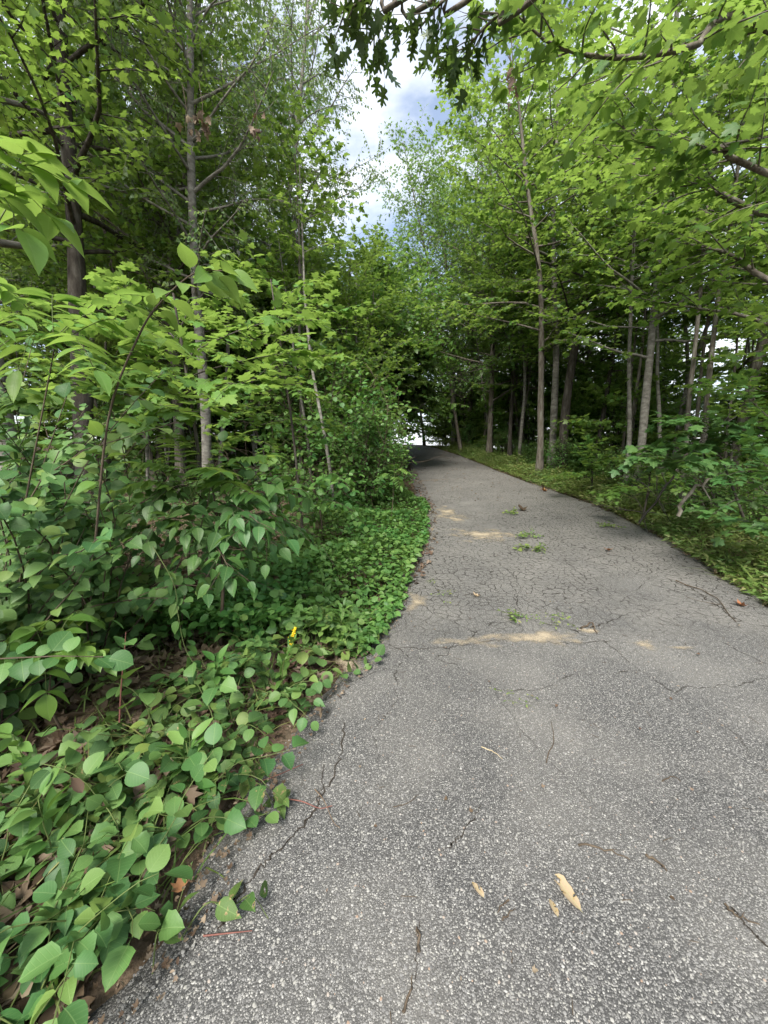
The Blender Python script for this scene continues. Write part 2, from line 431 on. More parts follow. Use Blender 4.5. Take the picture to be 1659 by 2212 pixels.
M['palebark'] = dull('pale_bark', [(.065, .06, .05), (.155, .145, .125), (.25, .24, .21)], scale=7, bumpd=.006, bscale=22, stretch=2.2)
M['birchbark'] = dull('white_birch_bark', [(.06, .055, .05), (.5, .49, .45), (.66, .65, .61)], scale=5, bumpd=.003, bscale=30, stretch=7., contrast=(.33, .5))
M['twig'] = dull('twig_bark', [(.05, .038, .028), (.11, .085, .06)], scale=30, bumpd=.002)
M['brown'] = dull('dry_brown_stem', [(.09, .06, .04), (.2, .14, .09)], scale=30, bumpd=.002)
M['redstem'] = dull('reddish_stem', [(.10, .04, .035), (.20, .085, .065)], scale=20, bumpd=.001, rough=.5)
M['greenstem'] = dull('green_stem', [(.07, .10, .03), (.12, .15, .05)], scale=20, bumpd=.001, rough=.5)
M['straw'] = dull('straw_stem', [(.35, .27, .15), (.5, .42, .27)], scale=20, bumpd=.001)
M['deadwood'] = dull('weathered_deadwood', [(.14, .115, .09), (.3, .26, .21), (.4, .36, .3)], scale=18, bumpd=.006, stretch=.4)
M['dryleaf'] = leaf_mat('dry_leaf', [(.055, .034, .022), (.10, .066, .042), (.15, .11, .075), (.23, .18, .13)], (.3, .18, .08), .15, .75)
M['tanleaf'] = leaf_mat('tan_leaf', [(.30, .22, .145), (.37, .275, .185)], (.5, .3, .12), .12, .7, veins=True, blot=.52)
M['orangeleaf'] = leaf_mat('orange_leaf', [(.22, .09, .04), (.28, .13, .06)], (.5, .2, .08), .12, .7)
M['yellow'] = dull('goldenrod_bloom', [(.62, .42, .02), (.85, .62, .03)], scale=60, bumpd=.001, rough=.8)
M['berry'] = dull('yellow_berry', [(.42, .36, .05), (.55, .45, .07)], scale=40, bumpd=.0005, rough=.4)

# asphalt: a dark binder, worn stones, an alligator pattern of cracks where the surface has failed
def asphalt():
    m, n, N, Lk = newmat('worn_asphalt')
    t = N('ShaderNodeTexCoord')
    def vor(scale, feat='F1', rand=1.):
        v = N('ShaderNodeTexVoronoi'); v.voronoi_dimensions = '2D'; v.feature = feat; v.inputs['Scale'].default_value = scale; v.inputs['Randomness'].default_value = rand
        return v
    def noise(scale, det=4, vec=None):
        v = N('ShaderNodeTexNoise'); v.inputs['Scale'].default_value = scale; v.inputs['Detail'].default_value = det; Lk(vec or t.outputs['Object'], v.inputs['Vector']); return v
    def math_(op, a, b=None, c=None):
        x = N('ShaderNodeMath'); x.operation = op
        for i, s in enumerate((a, b, c)):
            if s is None: continue
            if isinstance(s, (int, float)): x.inputs[i].default_value = s
            else: Lk(s, x.inputs[i])
        return x.outputs[0]
    def mrange(v, a, b, c=0., d=1.):
        x = N('ShaderNodeMapRange'); x.inputs['From Min'].default_value = a; x.inputs['From Max'].default_value = b
        x.inputs['To Min'].default_value = c; x.inputs['To Max'].default_value = d; Lk(v, x.inputs['Value']); return x.outputs['Result']
    def mixc(f, a, b, mode='MIX'):
        x = N('ShaderNodeMix'); x.data_type = 'RGBA'; x.blend_type = mode
        if isinstance(f, (int, float)): x.inputs['Factor'].default_value = f
        else: Lk(f, x.inputs['Factor'])
        for nm, s in (('A', a), ('B', b)):
            if isinstance(s, tuple): x.inputs[nm].default_value = (*s, 1)
            else: Lk(s, x.inputs[nm])
        return x.outputs['Result']
    wob = noise(60, 2); va = N('ShaderNodeVectorMath'); va.operation = 'MULTIPLY_ADD'; va.inputs[1].default_value = (.006, .006, 0)
    Lk(wob.outputs['Color'], va.inputs[0]); Lk(t.outputs['Object'], va.inputs[2])
    st = vor(150); Lk(va.outputs[0], st.inputs['Vector'])
    sm = vor(300); Lk(va.outputs[0], sm.inputs['Vector'])
    sp = N('ShaderNodeSeparateColor'); Lk(st.outputs['Color'], sp.inputs[0])
    sp2 = N('ShaderNodeSeparateColor'); Lk(sm.outputs['Color'], sp2.inputs[0])
    patch = noise(1.1, 4)
    cut = mrange(patch.outputs['Fac'], .3, .7, .36, .50)
    inside = math_('MULTIPLY', math_('LESS_THAN', st.outputs['Distance'], cut), math_('GREATER_THAN', sp.outputs[0], .30))
    inside2 = math_('MULTIPLY', math_('LESS_THAN', sm.outputs['Distance'], .36), math_('GREATER_THAN', sp2.outputs[0], .45))
    cr = N('ShaderNodeValToRGB'); ramp(cr, [(0, (.085, .083, .08)), (.4, (0.146, 0.143, 0.138)), (.7, (0.211, 0.206, 0.198)), (.9, (0.284, 0.277, 0.258)), (1, (.42, .41, .385))]); Lk(sp.outputs[1], cr.inputs['Fac'])
    cr2 = N('ShaderNodeValToRGB'); ramp(cr2, [(0, (.09, .088, .085)), (.6, (0.155, 0.151, 0.146)), (1, (.34, .33, .31))]); Lk(sp2.outputs[1], cr2.inputs['Fac'])
    fine = noise(300, 3)
    binder = N('ShaderNodeValToRGB'); ramp(binder, [(.3, (0.034, 0.034, 0.034)), (.7, (0.077, 0.076, 0.074))]); Lk(fine.outputs['Fac'], binder.inputs['Fac'])
    c = mixc(inside2, binder.outputs['Color'], cr2.outputs['Color'])
    c = mixc(inside, c, cr.outputs['Color'])
    big = noise(.55, 5)
    c = mixc(mrange(big.outputs['Fac'], .35, .65, 0., .38), c, mixc(1., c, (.66, .65, .645), 'MULTIPLY'))
    # dust and brown dirt in soft patches, then a paler tone further up the road
    dn = noise(1.7, 6)
    c = mixc(mrange(dn.outputs['Fac'], .42, .70, 0., .34), c, (.27, .255, .23))
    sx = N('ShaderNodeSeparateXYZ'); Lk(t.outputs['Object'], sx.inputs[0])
    c = mixc(mrange(sx.outputs['Y'], 2.0, 6.0, 0., .42), c, (.25, .238, .215))      # paler grey-beige mixed in gradually up the slope
    # cracks
    wv = noise(2.6, 6); v2 = N('ShaderNodeVectorMath'); v2.operation = 'MULTIPLY_ADD'; v2.inputs[1].default_value = (.36, .36, 0)
    Lk(wv.outputs['Color'], v2.inputs[0]); Lk(t.outputs['Object'], v2.inputs[2])
    c1 = vor(12.5, 'DISTANCE_TO_EDGE', .95); Lk(v2.outputs[0], c1.inputs['Vector'])
    c2 = vor(1.15, 'DISTANCE_TO_EDGE', 1.); Lk(v2.outputs[0], c2.inputs['Vector'])
    my = math_('MULTIPLY', mrange(sx.outputs['Y'], 2.3, 3.8), mrange(sx.outputs['Y'], 26., 16.))
    mnz = noise(.9, 3); mreg = math_('MULTIPLY', my, mrange(mnz.outputs['Fac'], .28, .42))
    wd = noise(9., 3)
    k1 = math_('MULTIPLY', math_('LESS_THAN', c1.outputs['Distance'], mrange(wd.outputs['Fac'], .3, .7, .012, .085)), mreg)
    k2 = math_('MULTIPLY', math_('LESS_THAN', c2.outputs['Distance'], mrange(wd.outputs['Fac'], .35, .7, .0, .009)), mrange(sx.outputs['Y'], 1.0, 2.6, .0, 1.))
    k = math_('MAXIMUM', k1, k2)
    c = mixc(math_('MULTIPLY', k, .93), c, (.03, .026, .022))
    c = mixc(1., c, (.93, .93, .93), 'MULTIPLY')
    p = N('ShaderNodeBsdfPrincipled'); p.inputs['Roughness'].default_value = .82; p.inputs['Specular IOR Level'].default_value = .25
    Lk(c, p.inputs['Base Color'])
    h = math_('SUBTRACT', math_('MULTIPLY_ADD', inside, mrange(st.outputs['Distance'], .5, 0., .4, 1.), math_('MULTIPLY', fine.outputs['Fac'], .3)), math_('MULTIPLY', k, 2.2))
    b = N('ShaderNodeBump'); b.inputs['Strength'].default_value = .75; b.inputs['Distance'].default_value = .005; Lk(h, b.inputs['Height']); Lk(b.outputs[0], p.inputs['Normal'])
    o = N('ShaderNodeOutputMaterial'); Lk(p.outputs[0], o.inputs[0])
    return m
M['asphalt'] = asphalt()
M['soil'] = dull('forest_floor', [(.03, .021, .014), (.075, .052, .035), (.15, .11, .075), (.22, .17, .12)], scale=7, bumpd=.03, bscale=24, contrast=(.28, .75))
M['grit'] = dull('sandy_grit', [(.16, .13, .1), (.28, .24, .19), (.4, .35, .28)], scale=40, bumpd=.008, bscale=150)
M['crack'] = dull('crack_dirt', [(.02, .017, .014), (.05, .042, .034)], scale=40, bumpd=.004)
def stone_mat():
    m, n, N, Lk = newmat('aggregate_stone')
    a = N('ShaderNodeAttribute'); a.attribute_name = 'rnd'; cr = N('ShaderNodeValToRGB')
    ramp(cr, [(0, (0.084, 0.082, 0.080)), (.35, (0.143, 0.139, 0.134)), (.65, (0.197, 0.193, 0.186)), (.88, (0.260, 0.252, 0.227)), (.97, (0.336, 0.328, 0.311)), (1, (0.252, 0.176, 0.126))])
    p = N('ShaderNodeBsdfPrincipled'); p.inputs['Roughness'].default_value = .7; p.inputs['Specular IOR Level'].default_value = .3
    Lk(a.outputs['Fac'], cr.inputs['Fac']); Lk(cr.outputs[0], p.inputs['Base Color']); o = N('ShaderNodeOutputMaterial'); Lk(p.outputs[0], o.inputs[0])
    return m
M['stone'] = stone_mat()
def sand_mat():
    m, n, N, Lk = newmat('washed_sand')
    t = N('ShaderNodeTexCoord'); a = N('ShaderNodeAttribute'); a.attribute_name = 'rnd'
    ns = N('ShaderNodeTexNoise'); ns.inputs['Scale'].default_value = 5.5; ns.inputs['Detail'].default_value = 6; Lk(t.outputs['Object'], ns.inputs['Vector'])
    fn = N('ShaderNodeTexNoise'); fn.inputs['Scale'].default_value = 160; fn.inputs['Detail'].default_value = 3; Lk(t.outputs['Object'], fn.inputs['Vector'])
    s = N('ShaderNodeMath'); s.operation = 'MULTIPLY_ADD'; s.inputs[1].default_value = 1.3; Lk(ns.outputs['Fac'], s.inputs[0]); Lk(a.outputs['Fac'], s.inputs[2])
    s2 = N('ShaderNodeMath'); s2.operation = 'MULTIPLY_ADD'; s2.inputs[1].default_value = .5; Lk(fn.outputs['Fac'], s2.inputs[0]); Lk(s.outputs[0], s2.inputs[2])
    r_ = N('ShaderNodeMapRange'); r_.inputs['From Min'].default_value = 1.05; r_.inputs['From Max'].default_value = 1.45; Lk(s2.outputs[0], r_.inputs['Value'])
    cr = N('ShaderNodeValToRGB'); ramp(cr, [(.3, (.25, .205, .14)), (.7, (.36, .30, .215))]); Lk(fn.outputs['Fac'], cr.inputs['Fac'])
    p = N('ShaderNodeBsdfPrincipled'); p.inputs['Roughness'].default_value = .95; Lk(cr.outputs[0], p.inputs['Base Color'])
    tr = N('ShaderNodeBsdfTransparent'); mxs = N('ShaderNodeMixShader'); Lk(r_.outputs['Result'], mxs.inputs[0]); Lk(tr.outputs[0], mxs.inputs[1]); Lk(p.outputs[0], mxs.inputs[2])
    o = N('ShaderNodeOutputMaterial'); Lk(mxs.outputs[0], o.inputs[0])
    return m
M['sand'] = sand_mat()

# ================================================================== the ground and the road
def gridmesh(name, X, Y, Z, mat):
    b = Buf(); r, c = X.shape
    i = (np.arange(r - 1)[:, None] * c + np.arange(c - 1)[None]).ravel()
    F = np.concatenate([np.stack([i, i + 1, i + c + 1], -1), np.stack([i, i + c + 1, i + c], -1)])
    b.add(np.stack([X, Y, Z], -1).reshape(-1, 3), F)
    return b.obj(name, mat, attrs=False)
def spaced(fine0, fine1, step, lo, hi, growth=1.22):
    a = list(np.arange(fine0, fine1 + step / 2, step))
    s = step
    while a[-1] < hi: s *= growth; a.append(a[-1] + s)
    s = step
    while a[0] > lo: s *= growth; a.insert(0, a[0] - s)
    return np.array(a)
gx = spaced(-5, 7, .13, -500, 500); gy = spaced(-.5, 13, .13, -200, 700)
GX, GY = np.meshgrid(gx, gy)
ground = tag(gridmesh('ground', GX, GY, gz(GX, GY), M['soil']), 'brown forest floor of soil and fallen leaves on both sides of the path', kind='structure')

ry = np.concatenate([np.arange(-14, 12, .1), np.arange(12, 60, .4)])
ew = .035 * np.sin(ry * 7.1) + .03 * np.sin(ry * 13.7 + 1) + .02 * rng.normal(0, 1, len(ry))
ew2 = .035 * np.sin(ry * 6.3 + 2) + .03 * np.sin(ry * 15.1) + .02 * rng.normal(0, 1, len(ry))
tt = np.linspace(0, 1, 25)
RX = (xl(ry) + ew)[:, None] * (1 - tt) + (xr(ry) + ew2)[:, None] * tt
RY = np.broadcast_to(ry[:, None], RX.shape)
RZ = roadz(RX, RY)
RZ[:, 0] -= .05; RZ[:, -1] -= .05
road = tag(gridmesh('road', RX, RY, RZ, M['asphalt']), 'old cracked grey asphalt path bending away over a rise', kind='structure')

# worn stones standing proud of the binder in the near asphalt
b = Buf()
n = 62000
sy = .55 + 2.3 * rng.random(n) ** 1.5; sx_ = -1.0 + 4.2 * rng.random(n)
ok = (sx_ > xl(sy) + .06) & (sx_ < xr(sy) - .1) & (np.abs(sx_) < sy * 1.15 + .45); sx_, sy = sx_[ok], sy[ok]; n = len(sx_)
rad = .0020 + .0036 * rng.random(n) ** 2.4
ang = rng.random(n) * 6.28; asp = .6 + .4 * rng.random(n)
a6 = np.linspace(0, 2 * math.pi, 6, endpoint=False)
rr = rad[:, None] * (.8 + .4 * rng.random((n, 6)))
cx = rr * np.cos(a6); cyy = rr * np.sin(a6) * asp[:, None]
px = sx_[:, None] + cx * np.cos(ang)[:, None] - cyy * np.sin(ang)[:, None]
py = sy[:, None] + cx * np.sin(ang)[:, None] + cyy * np.cos(ang)[:, None]
bz = roadz(sx_, sy)
V = np.concatenate([np.stack([sx_, sy, bz + rad * .28 + .0006], -1)[:, None], np.stack([px, py, np.broadcast_to((bz + .0003)[:, None], px.shape)], -1)], 1)
F = np.array([(0, 1 + i, 1 + (i + 1) % 6) for i in range(6)])
b.add(V.reshape(-1, 3), (F[None] + (np.arange(n) * 7)[:, None, None]).reshape(-1, 3), np.repeat(rng.random(n), 7))
o = b.obj('aggregate', M['stone'], road); o['kind'] = 'stuff'

def on_road(u, v, lift=0.):
    d = ray(u, v); t = np.linspace(.4, 60, 12000); P = np.array([0, 0, CAMH]) + t[:, None] * d
    g = P[:, 2] - roadz(P[:, 0], P[:, 1]); i = int(np.argmax(g < 0))
    p = P[i].copy(); p[2] = float(roadz(p[0], p[1])) + lift
    return p
def road_line(uv, n):
    q = spline([on_road(*a) for a in uv], n)
    q[:, 2] = roadz(q[:, 0], q[:, 1])
    return q
def crack(uv, w, jag=.02, n=60):
    q = road_line(uv, n); q[1:-1, :2] += rng.normal(0, jag, (n - 2, 2)) * .5
    t = nrmz(np.gradient(q, axis=0)); s = np.stack([t[:, 1], -t[:, 0], np.zeros(n)], -1)
    ww = w * (.4 + .9 * rng.random(n)); ww[0] = ww[-1] = .0005
    V = np.concatenate([q - s * ww[:, None], q + s * ww[:, None]]); V[:, 2] = roadz(V[:, 0], V[:, 1]) + .0025
    i = np.arange(n - 1)
    b = Buf(); b.add(V, np.concatenate([np.stack([i, i + n, i + n + 1], -1), np.stack([i, i + n + 1, i + 1], -1)]))
    return b.obj('crack', M['crack'], road, attrs=False)
crack([(742, 1560), (735, 1640), (690, 1730), (640, 1800), (590, 1850), (545, 1900), (500, 1960), (470, 2010)], .0035, .012, 90)
crack([(700, 1650), (690, 1730), (655, 1790)], .0018, .008, 40)
crack([(898, 2120), (900, 2050), (908, 1990)], .0012, .006, 30)
crack([(1575, 1960), (1620, 2010), (1659, 2050)], .003, .006, 30)
crack([(1440, 1250), (1500, 1275), (1550, 1310), (1600, 1345)], .006, .03, 50)
crack([(960, 1840), (1000, 1800), (1040, 1740)], .002, .01, 40)
crack([(1320, 1385), (1200, 1390), (1100, 1380), (960, 1400), (850, 1400)], .003, .02, 70)

def sand(u, v, rx, ry_, rz=0., lift=.004):
    c = on_road(u, v); m, k = 8, 26
    th = np.linspace(0, 2 * math.pi, k, endpoint=False); f = 1 + .25 * np.sin(th * 3 + u) + .15 * np.sin(th * 7 + v)
    V, Rn = [np.array([c[0], c[1]])], [.42]
    for i in range(1, m + 1):
        s = i / m
        X = rx * s * f * np.cos(th); Y = ry_ * s * f * np.sin(th)
        V += list(np.stack([c[0] + X * math.cos(rz) - Y * math.sin(rz), c[1] + X * math.sin(rz) + Y * math.cos(rz)], -1)); Rn += [.42 - .5 * s ** 1.5] * k
    V = np.array(V); Z = roadz(V[:, 0], V[:, 1]) + lift
    F = [(0, 1 + j, 1 + (j + 1) % k) for j in range(k)]
    for i in range(m - 1):
        a, b_ = 1 + i * k, 1 + (i + 1) * k
        for j in range(k): F += [(a + j, b_ + j, b_ + (j + 1) % k), (a + j, b_ + (j + 1) % k, a + (j + 1) % k)]
    b = Buf(); b.add(np.column_stack([V, Z]), F, np.array(Rn))
    return b.obj('sand_patch', M['sand'], road)
sand(1180, 1380, .36, .17); sand(1395, 1393, .16, .12, .4); sand(1010, 1385, .34, .12); sand(1050, 1155, .8, .5); sand(965, 1110, .4, 1.)
sand(1270, 1365, .13, .08); sand(1470, 1400, .16, .05); sand(760, 1425, .16, .25, .3); sand(900, 1300, .14, .3)

# dead leaves lying on the soil and along the verges
def litter(name, label, n, xf, yr, size, seed_pow=1.):
    y = yr[0] + (yr[1] - yr[0]) * rng.random(n) ** seed_pow
    x = xf(y, rng.random(n))
    z = np.where((x > xl(y)) & (x < xr(y)), roadz(x, y), gz(x, y)) + .008 + .02 * rng.random(n)
    a = rng.random(n) * 6.28
    D = np.stack([np.cos(a), np.sin(a), rng.normal(0, .25, n)], -1); N = UP + rng.normal(0, .35, (n, 3))
    lv = Leaves(); lv.add(np.stack([x, y, z], -1), D, N, size * (.6 + .7 * rng.random(n)))
    P, D, N, S, Rn = lv.cat(); h = n // 2
    b = Buf(); fill(b, 'dry_lo', P[:h], D[:h], N[:h], S[:h], Rn[:h]); fill(b, 'dry_maple', P[h:], D[h:], N[h:], S[h:], Rn[h:])
    return tag(b.obj(name, M['dryleaf']), label, kind='stuff')
litter('leaf_litter', 'brown fallen leaves under the shrubs beside the near path edge', 7000, lambda y, t: xl(y) - .08 - 3.6 * t ** 1.2, (.35, 6.), .085, 1.2)
litter('leaf_litter', 'dry leaves scattered along the weedy verge under the trees', 5200, lambda y, t: xr(y) + .02 + 3.2 * t, (3., 14.), .085, 1.1)
litter('leaf_litter', 'brown crumbs and grit along the broken inner asphalt edge', 3200, lambda y, t: xl(y) + .20 - .42 * t ** .8, (.4, 9.), .02, 1.3)
litter('leaf_litter', 'thin line of dead leaves and twigs along the shaded path edge', 1500, lambda y, t: xl(y) + .30 - .6 * t, (4., 24.), .06)
litter('leaf_litter', 'thin scatter of dry leaves at the outer path edge', 900, lambda y, t: xr(y) - .30 * t ** 2 + .1, (3., 26.), .06)
litter('leaf_litter', 'dry leaf crumbs strewn over the far bend of the path', 420, lambda y, t: xl(y) + (xr(y) - xl(y)) * t, (9., 27.), .05)

# ================================================================== trees
def grow(H, r0, cb, spread, nl, leaf, tpl, dens=1., e0=.1, e1=.9, lean=(0, 0), bend=.03, flat=True, step=.11, twn=9, droop=.2, njit=.5, stems=1, top=1., tside=6, tw_len=.4, low=1.0, grav=.01, az=None):
    wood, lv, limbs = Buf(), Leaves(), []
    for st in range(stems):
        off = np.array([0, 0, 0.]) if stems == 1 else np.array([rng.normal(0, .25 * r0 * 4), rng.normal(0, .25 * r0 * 4), 0])
        d0 = np.array([lean[0], lean[1], 1.]) + (rng.normal(0, .12, 3) * [1, 1, 0] if stems > 1 else 0)
        h = H * (1 if st == 0 else .7 + .3 * rng.random())
        n = 11
        d = nrmz(d0); p = off + np.array([0, 0, -.15]); pts = [p]
        for i in range(n):
            d = nrmz(d + rng.normal(0, bend, 3) + np.array([0, 0, .03]))
            p = p + d * (h + .15) / n; pts.append(p)
        pts = np.array(pts); t = np.linspace(0, 1, n + 1)
        rad = r0 * (1 if st == 0 else .75) * (.12 + .88 * (1 - t) ** .85); rad[0] *= 1.35
        fine = spline(pts, 24); rf = np.interp(np.linspace(0, 1, 24), t, rad)
        tube(wood, fine, rf * (1 + .06 * np.sin(np.arange(24) * 1.9)), tside + 2)
        m = max(3, nl // stems); ga = rng.random() * 6.28
        for i in range(m):
            s = cb / H + (1 - cb / H) * ((i + rng.random() * .8) / m) ** low
            s = min(s, .985)
            pp, tt_ = along(pts, np.array([s])); pp, tt_ = pp[0], tt_[0]
            ga += 2.4 + rng.normal(0, .35)
            a = ga if az is None else az + rng.normal(0, .8)
            rel = (s - cb / H) / (1 - cb / H)
            sh = (.6 + .55 * math.sin(math.pi * min(1, rel * .8 + .15))) * (1 - .45 * rel ** 4 * top)
            L = spread * sh * (.75 + .5 * rng.random())
            el = e0 + (e1 - e0) * rel + rng.normal(0, .12)
            dd = np.array([math.cos(a) * math.cos(el), math.sin(a) * math.cos(el), math.sin(el)])
            q = poly(pp, dd, L, 6, .10, grav - .02 * rel)
            r1 = float(np.interp(s, t, rad)) * (.30 + .25 * rng.random())
            tube(wood, q, np.maximum(np.linspace(r1, r1 * .18, 7), .003), 5)
            limbs.append(q)
            k = max(3, int(twn * L / spread * dens))
            for j in range(k):
                ss = .18 + .8 * (j + rng.random()) / k
                bp, bt = along(q, np.array([min(ss, .99)])); bp, bt = bp[0], bt[0]
                lat = nrmz(np.cross(bt, UP)); sg = 1 if j % 2 else -1
                if flat: td = bt * .75 + lat * sg * (.75 + .3 * rng.random()) + np.array([0, 0, rng.normal(0, .14)])
                else: td = bt * .6 + nrmz(rng.normal(0, 1, 3)) * .9
                tl = L * tw_len * (1.15 - .65 * ss) * (.7 + .6 * rng.random())
                tq = poly(bp, td, tl, 4, .14, -.01 if flat else -.03)
                tube(wood, tq, np.linspace(max(.0035, r1 * .22), .0018, 5), 3)
                leaves_on(lv, tq, step, leaf, droop=droop, njit=njit, pair=flat, s0=.15)
            leaves_on(lv, q[3:], step, leaf, droop=droop, njit=njit, pair=flat)
    return wood, lv, limbs
def tree(name, loc, label, cat, group, bark, lmat, tpl, rot=0., **kw):
    root = thing(name, loc, label, cat, group)
    wood, lv, _ = grow(tpl=tpl, **kw)
    wood.obj('trunk', bark, root, attrs=False)
    P, D, N, S, Rn = lv.cat()
    b = Buf(); fill(b, tpl, P, D, N, S, Rn); b.obj('crown', lmat, root)
    root.rotation_euler.z = rot
    return root
PRO = {}
def place(kind, x, y, rot, sc, label, group, sink=.05, szz=None):
    src, used = PRO[kind]
    o = src if not used else copy_thing(src)
    PRO[kind][1] = True
    o.location = (x, y, float(gz(x, y)) - sink); o.rotation_euler = (0, 0, rot); o.scale = (sc, sc, szz or sc)
    tag(o, label, None, group)
    return o
def proto(key, *a, **k): PRO[key] = [tree(*a, **k), False]
Z3 = (0, 0, 0)
for i in range(3):
    proto('maple%d' % i, 'maple_tree', Z3, '-', 'tree', None, M['bark'], M['maple'], 'maple_lo', H=12.5 + i, r0=.10 + .015 * i, cb=2.6 + .6 * i, spread=2.5, nl=54, leaf=.13,
          twn=11, step=.11, e0=.08, e1=.95, bend=.035, dens=1.0)
for i in range(3):
    proto('aspen%d' % i, 'aspen_tree', Z3, '-', 'tree', None, M['palebark'], M['aspen'], 'aspen_lo', H=15. + i, r0=.12, cb=4.6, spread=2.5, nl=54, leaf=.085, flat=False,
          twn=17, step=.06, e0=.35, e1=1.1, bend=.03, droop=.8, njit=.9, tw_len=.42)
for i in range(2):
    proto('pole%d' % i, 'slender_tree', Z3, '-', 'tree', None, M['palebark'] if i else M['bark'], M['maple'], 'maple_lo', H=10.5, r0=.07, cb=4.8, spread=1.7, nl=30, leaf=.125, twn=9, step=.12, e0=.1, e1=1., bend=.05)
for i in range(3):
    proto('sapling%d' % i, 'maple_sapling', Z3, '-', 'sapling', None, M['darkbark'], M['maple'], 'maple_lo', H=4.4 + .4 * i, r0=.028, cb=.7, spread=1.35, nl=30, leaf=.115, twn=9, step=.095, e0=.05, e1=.8, bend=.05)
for i in range(2):
    proto('oak%d' % i, 'oak_tree', Z3, '-', 'tree', None, M['bark'], M['oakbright'], 'oak_hi', H=12.5 + i, r0=.13, cb=2.6, spread=3.0, nl=48, leaf=.15, flat=False, twn=12, step=.12, e0=.2, e1=1., droop=.35, njit=.6, tw_len=.4)
for i in range(2):
    proto('shrub%d' % i, 'leafy_shrub', Z3, '-', 'shrub', None, M['twig'], M['cover'], 'round_lo', H=1.9, r0=.02, cb=.2, spread=.75, nl=54, leaf=.075, flat=False, twn=9, step=.045, e0=.3, e1=1., stems=5, bend=.09, droop=.2, njit=.5)

for i in range(2):
    proto('thick%d' % i, 'young_maple', Z3, '-', 'tree', None, M['bark'], M['maple'], 'maple_lo', H=6.4, r0=.06, cb=.6, spread=2.1, nl=70, leaf=.15, twn=14, step=.10, e0=.05, e1=.95, bend=.05, njit=.5)
for i in range(3):
    proto('thin%d' % i, 'thin_stem', Z3, '-', 'tree', None, M['bark'] if i == 1 else M['palebark'], M['maple'], 'maple_lo', H=7.5, r0=.035 + .012 * i, cb=4.4, spread=.9, nl=14, leaf=.12, twn=6, step=.12, e0=.2, e1=1., bend=.05, lean=(.05 * (i - 1), .03))
# --- trees that the picture shows one by one
def solo(name, u, Y, label, bark, lmat, tpl, v=None, x=None, **kw):
    X = at(u, 900, Y)[0] if x is None else x
    return tree(name, (X, Y, float(gz(X, Y)) - .05), label, 'tree', None, bark, lmat, tpl, **kw)
T = dict(tpl='maple_lo')
solo('oak_tree', 985, 24.2, 'pale grey trunk, one of a close pair where the path bends', M['palebark'], M['oakbright'], 'oak_hi', H=15, r0=.19, cb=6, spread=3.2, nl=40, leaf=.15, flat=False, twn=11, step=.10, e0=.3, e1=1., droop=.35, njit=.6, lean=(-.05, 0))
solo('oak_tree', 1012, 24.6, 'grey trunk leaning away from its pale twin where the path bends', M['bark'], M['oakbright'], 'oak_hi', H=14, r0=.17, cb=5.5, spread=3.4, nl=38, leaf=.15, flat=False, twn=11, step=.10, e0=.3, e1=1., droop=.35, njit=.6, lean=(-.13, -.05))
solo('slender_tree', 918, 27.5, 'thin dark leaning trunk at the far end of the path', M['darkbark'], M['maple'], 'maple_lo', H=8, r0=.10, cb=4, spread=1.8, nl=20, leaf=.13, twn=8, step=.14, lean=(-.17, 0))
solo('maple_tree', 1172, 13.4, 'grey trunk forking towards the path beside the dark hollow trunk', M['bark'], M['maple'], 'maple_lo', H=13, r0=.12, cb=4.2, spread=3.0, nl=40, leaf=.13, twn=11, step=.115, lean=(-.06, 0), bend=.05)
solo('maple_tree', 1197, 13.9, 'upright grey trunk in the middle of the clump beside the path', M['palebark'], M['maple'], 'maple_lo', H=14, r0=.14, cb=4.8, spread=2.8, nl=38, leaf=.13, twn=11, step=.115, lean=(.0, 0))
solo('maple_tree', 1222, 13.2, 'dark hollow blackened trunk at the edge of the path clump', M['darkbark'], M['maple'], 'maple_lo', H=12, r0=.17, cb=4.5, spread=2.7, nl=34, leaf=.13, twn=11, step=.115, lean=(.02, .02), bend=.05)
solo('slender_tree', 1106, 17.5, 'slim dark trunk with a dead side branch between clump and pair', M['darkbark'], M['oakbright'], 'oak_hi', H=13, r0=.10, cb=4.5, spread=2.3, nl=30, leaf=.14, flat=False, twn=9, step=.10, droop=.3, njit=.5, lean=(-.02, 0))
solo('maple_tree', 1390, 9.3, 'tall pale trunk with knots standing in the maple thicket', M['palebark'], M['maple'], 'maple_lo', H=14, r0=.10, cb=3.4, spread=2.8, nl=40, leaf=.13, twn=11, step=.115, lean=(.03, 0))
solo('slender_tree', 1292, 13.0, 'straight thin dark trunk just beyond the hollow trunk', M['darkbark'], M['maple'], 'maple_lo', H=11, r0=.085, cb=3.6, spread=2., nl=28, leaf=.13, twn=8, step=.115)
solo('aspen_tree', 165, 7.0, 'dark rough trunk wrapped in vines rising over the near shrubs', M['darkbark'], M['maple'], 'maple_lo', H=13, r0=.17, cb=4.6, spread=3., nl=38, leaf=.13, twn=11, step=.115, lean=(.0, 0), bend=.02)
solo('birch_tree', 552, 12.5, 'thin white birch trunk showing between the saplings', M['birchbark'], M['aspen'], 'aspen_lo', H=14, r0=.085, cb=5.5, spread=2.3, nl=34, leaf=.075, flat=False, twn=12, step=.075, e0=.4, e1=1.1, droop=.8, njit=.9, lean=(-.09, 0), bend=.02)
solo('birch_tree', 700, 10.5, 'short pale leaning birch stem in the brush near the path', M['palebark'], M['maple'], 'maple_lo', H=3.4, r0=.05, cb=2.2, spread=1.5, nl=20, leaf=.12, twn=8, step=.11, lean=(.18, 0))
tr = solo('maple_tree', 330, 10.2, 'clump of several grey stems rising together in the left woods', M['bark'], M['maple'], 'maple_lo', H=13, r0=.10, cb=4.5, spread=2.4, nl=44, leaf=.13, twn=9, step=.115, stems=5, bend=.02)
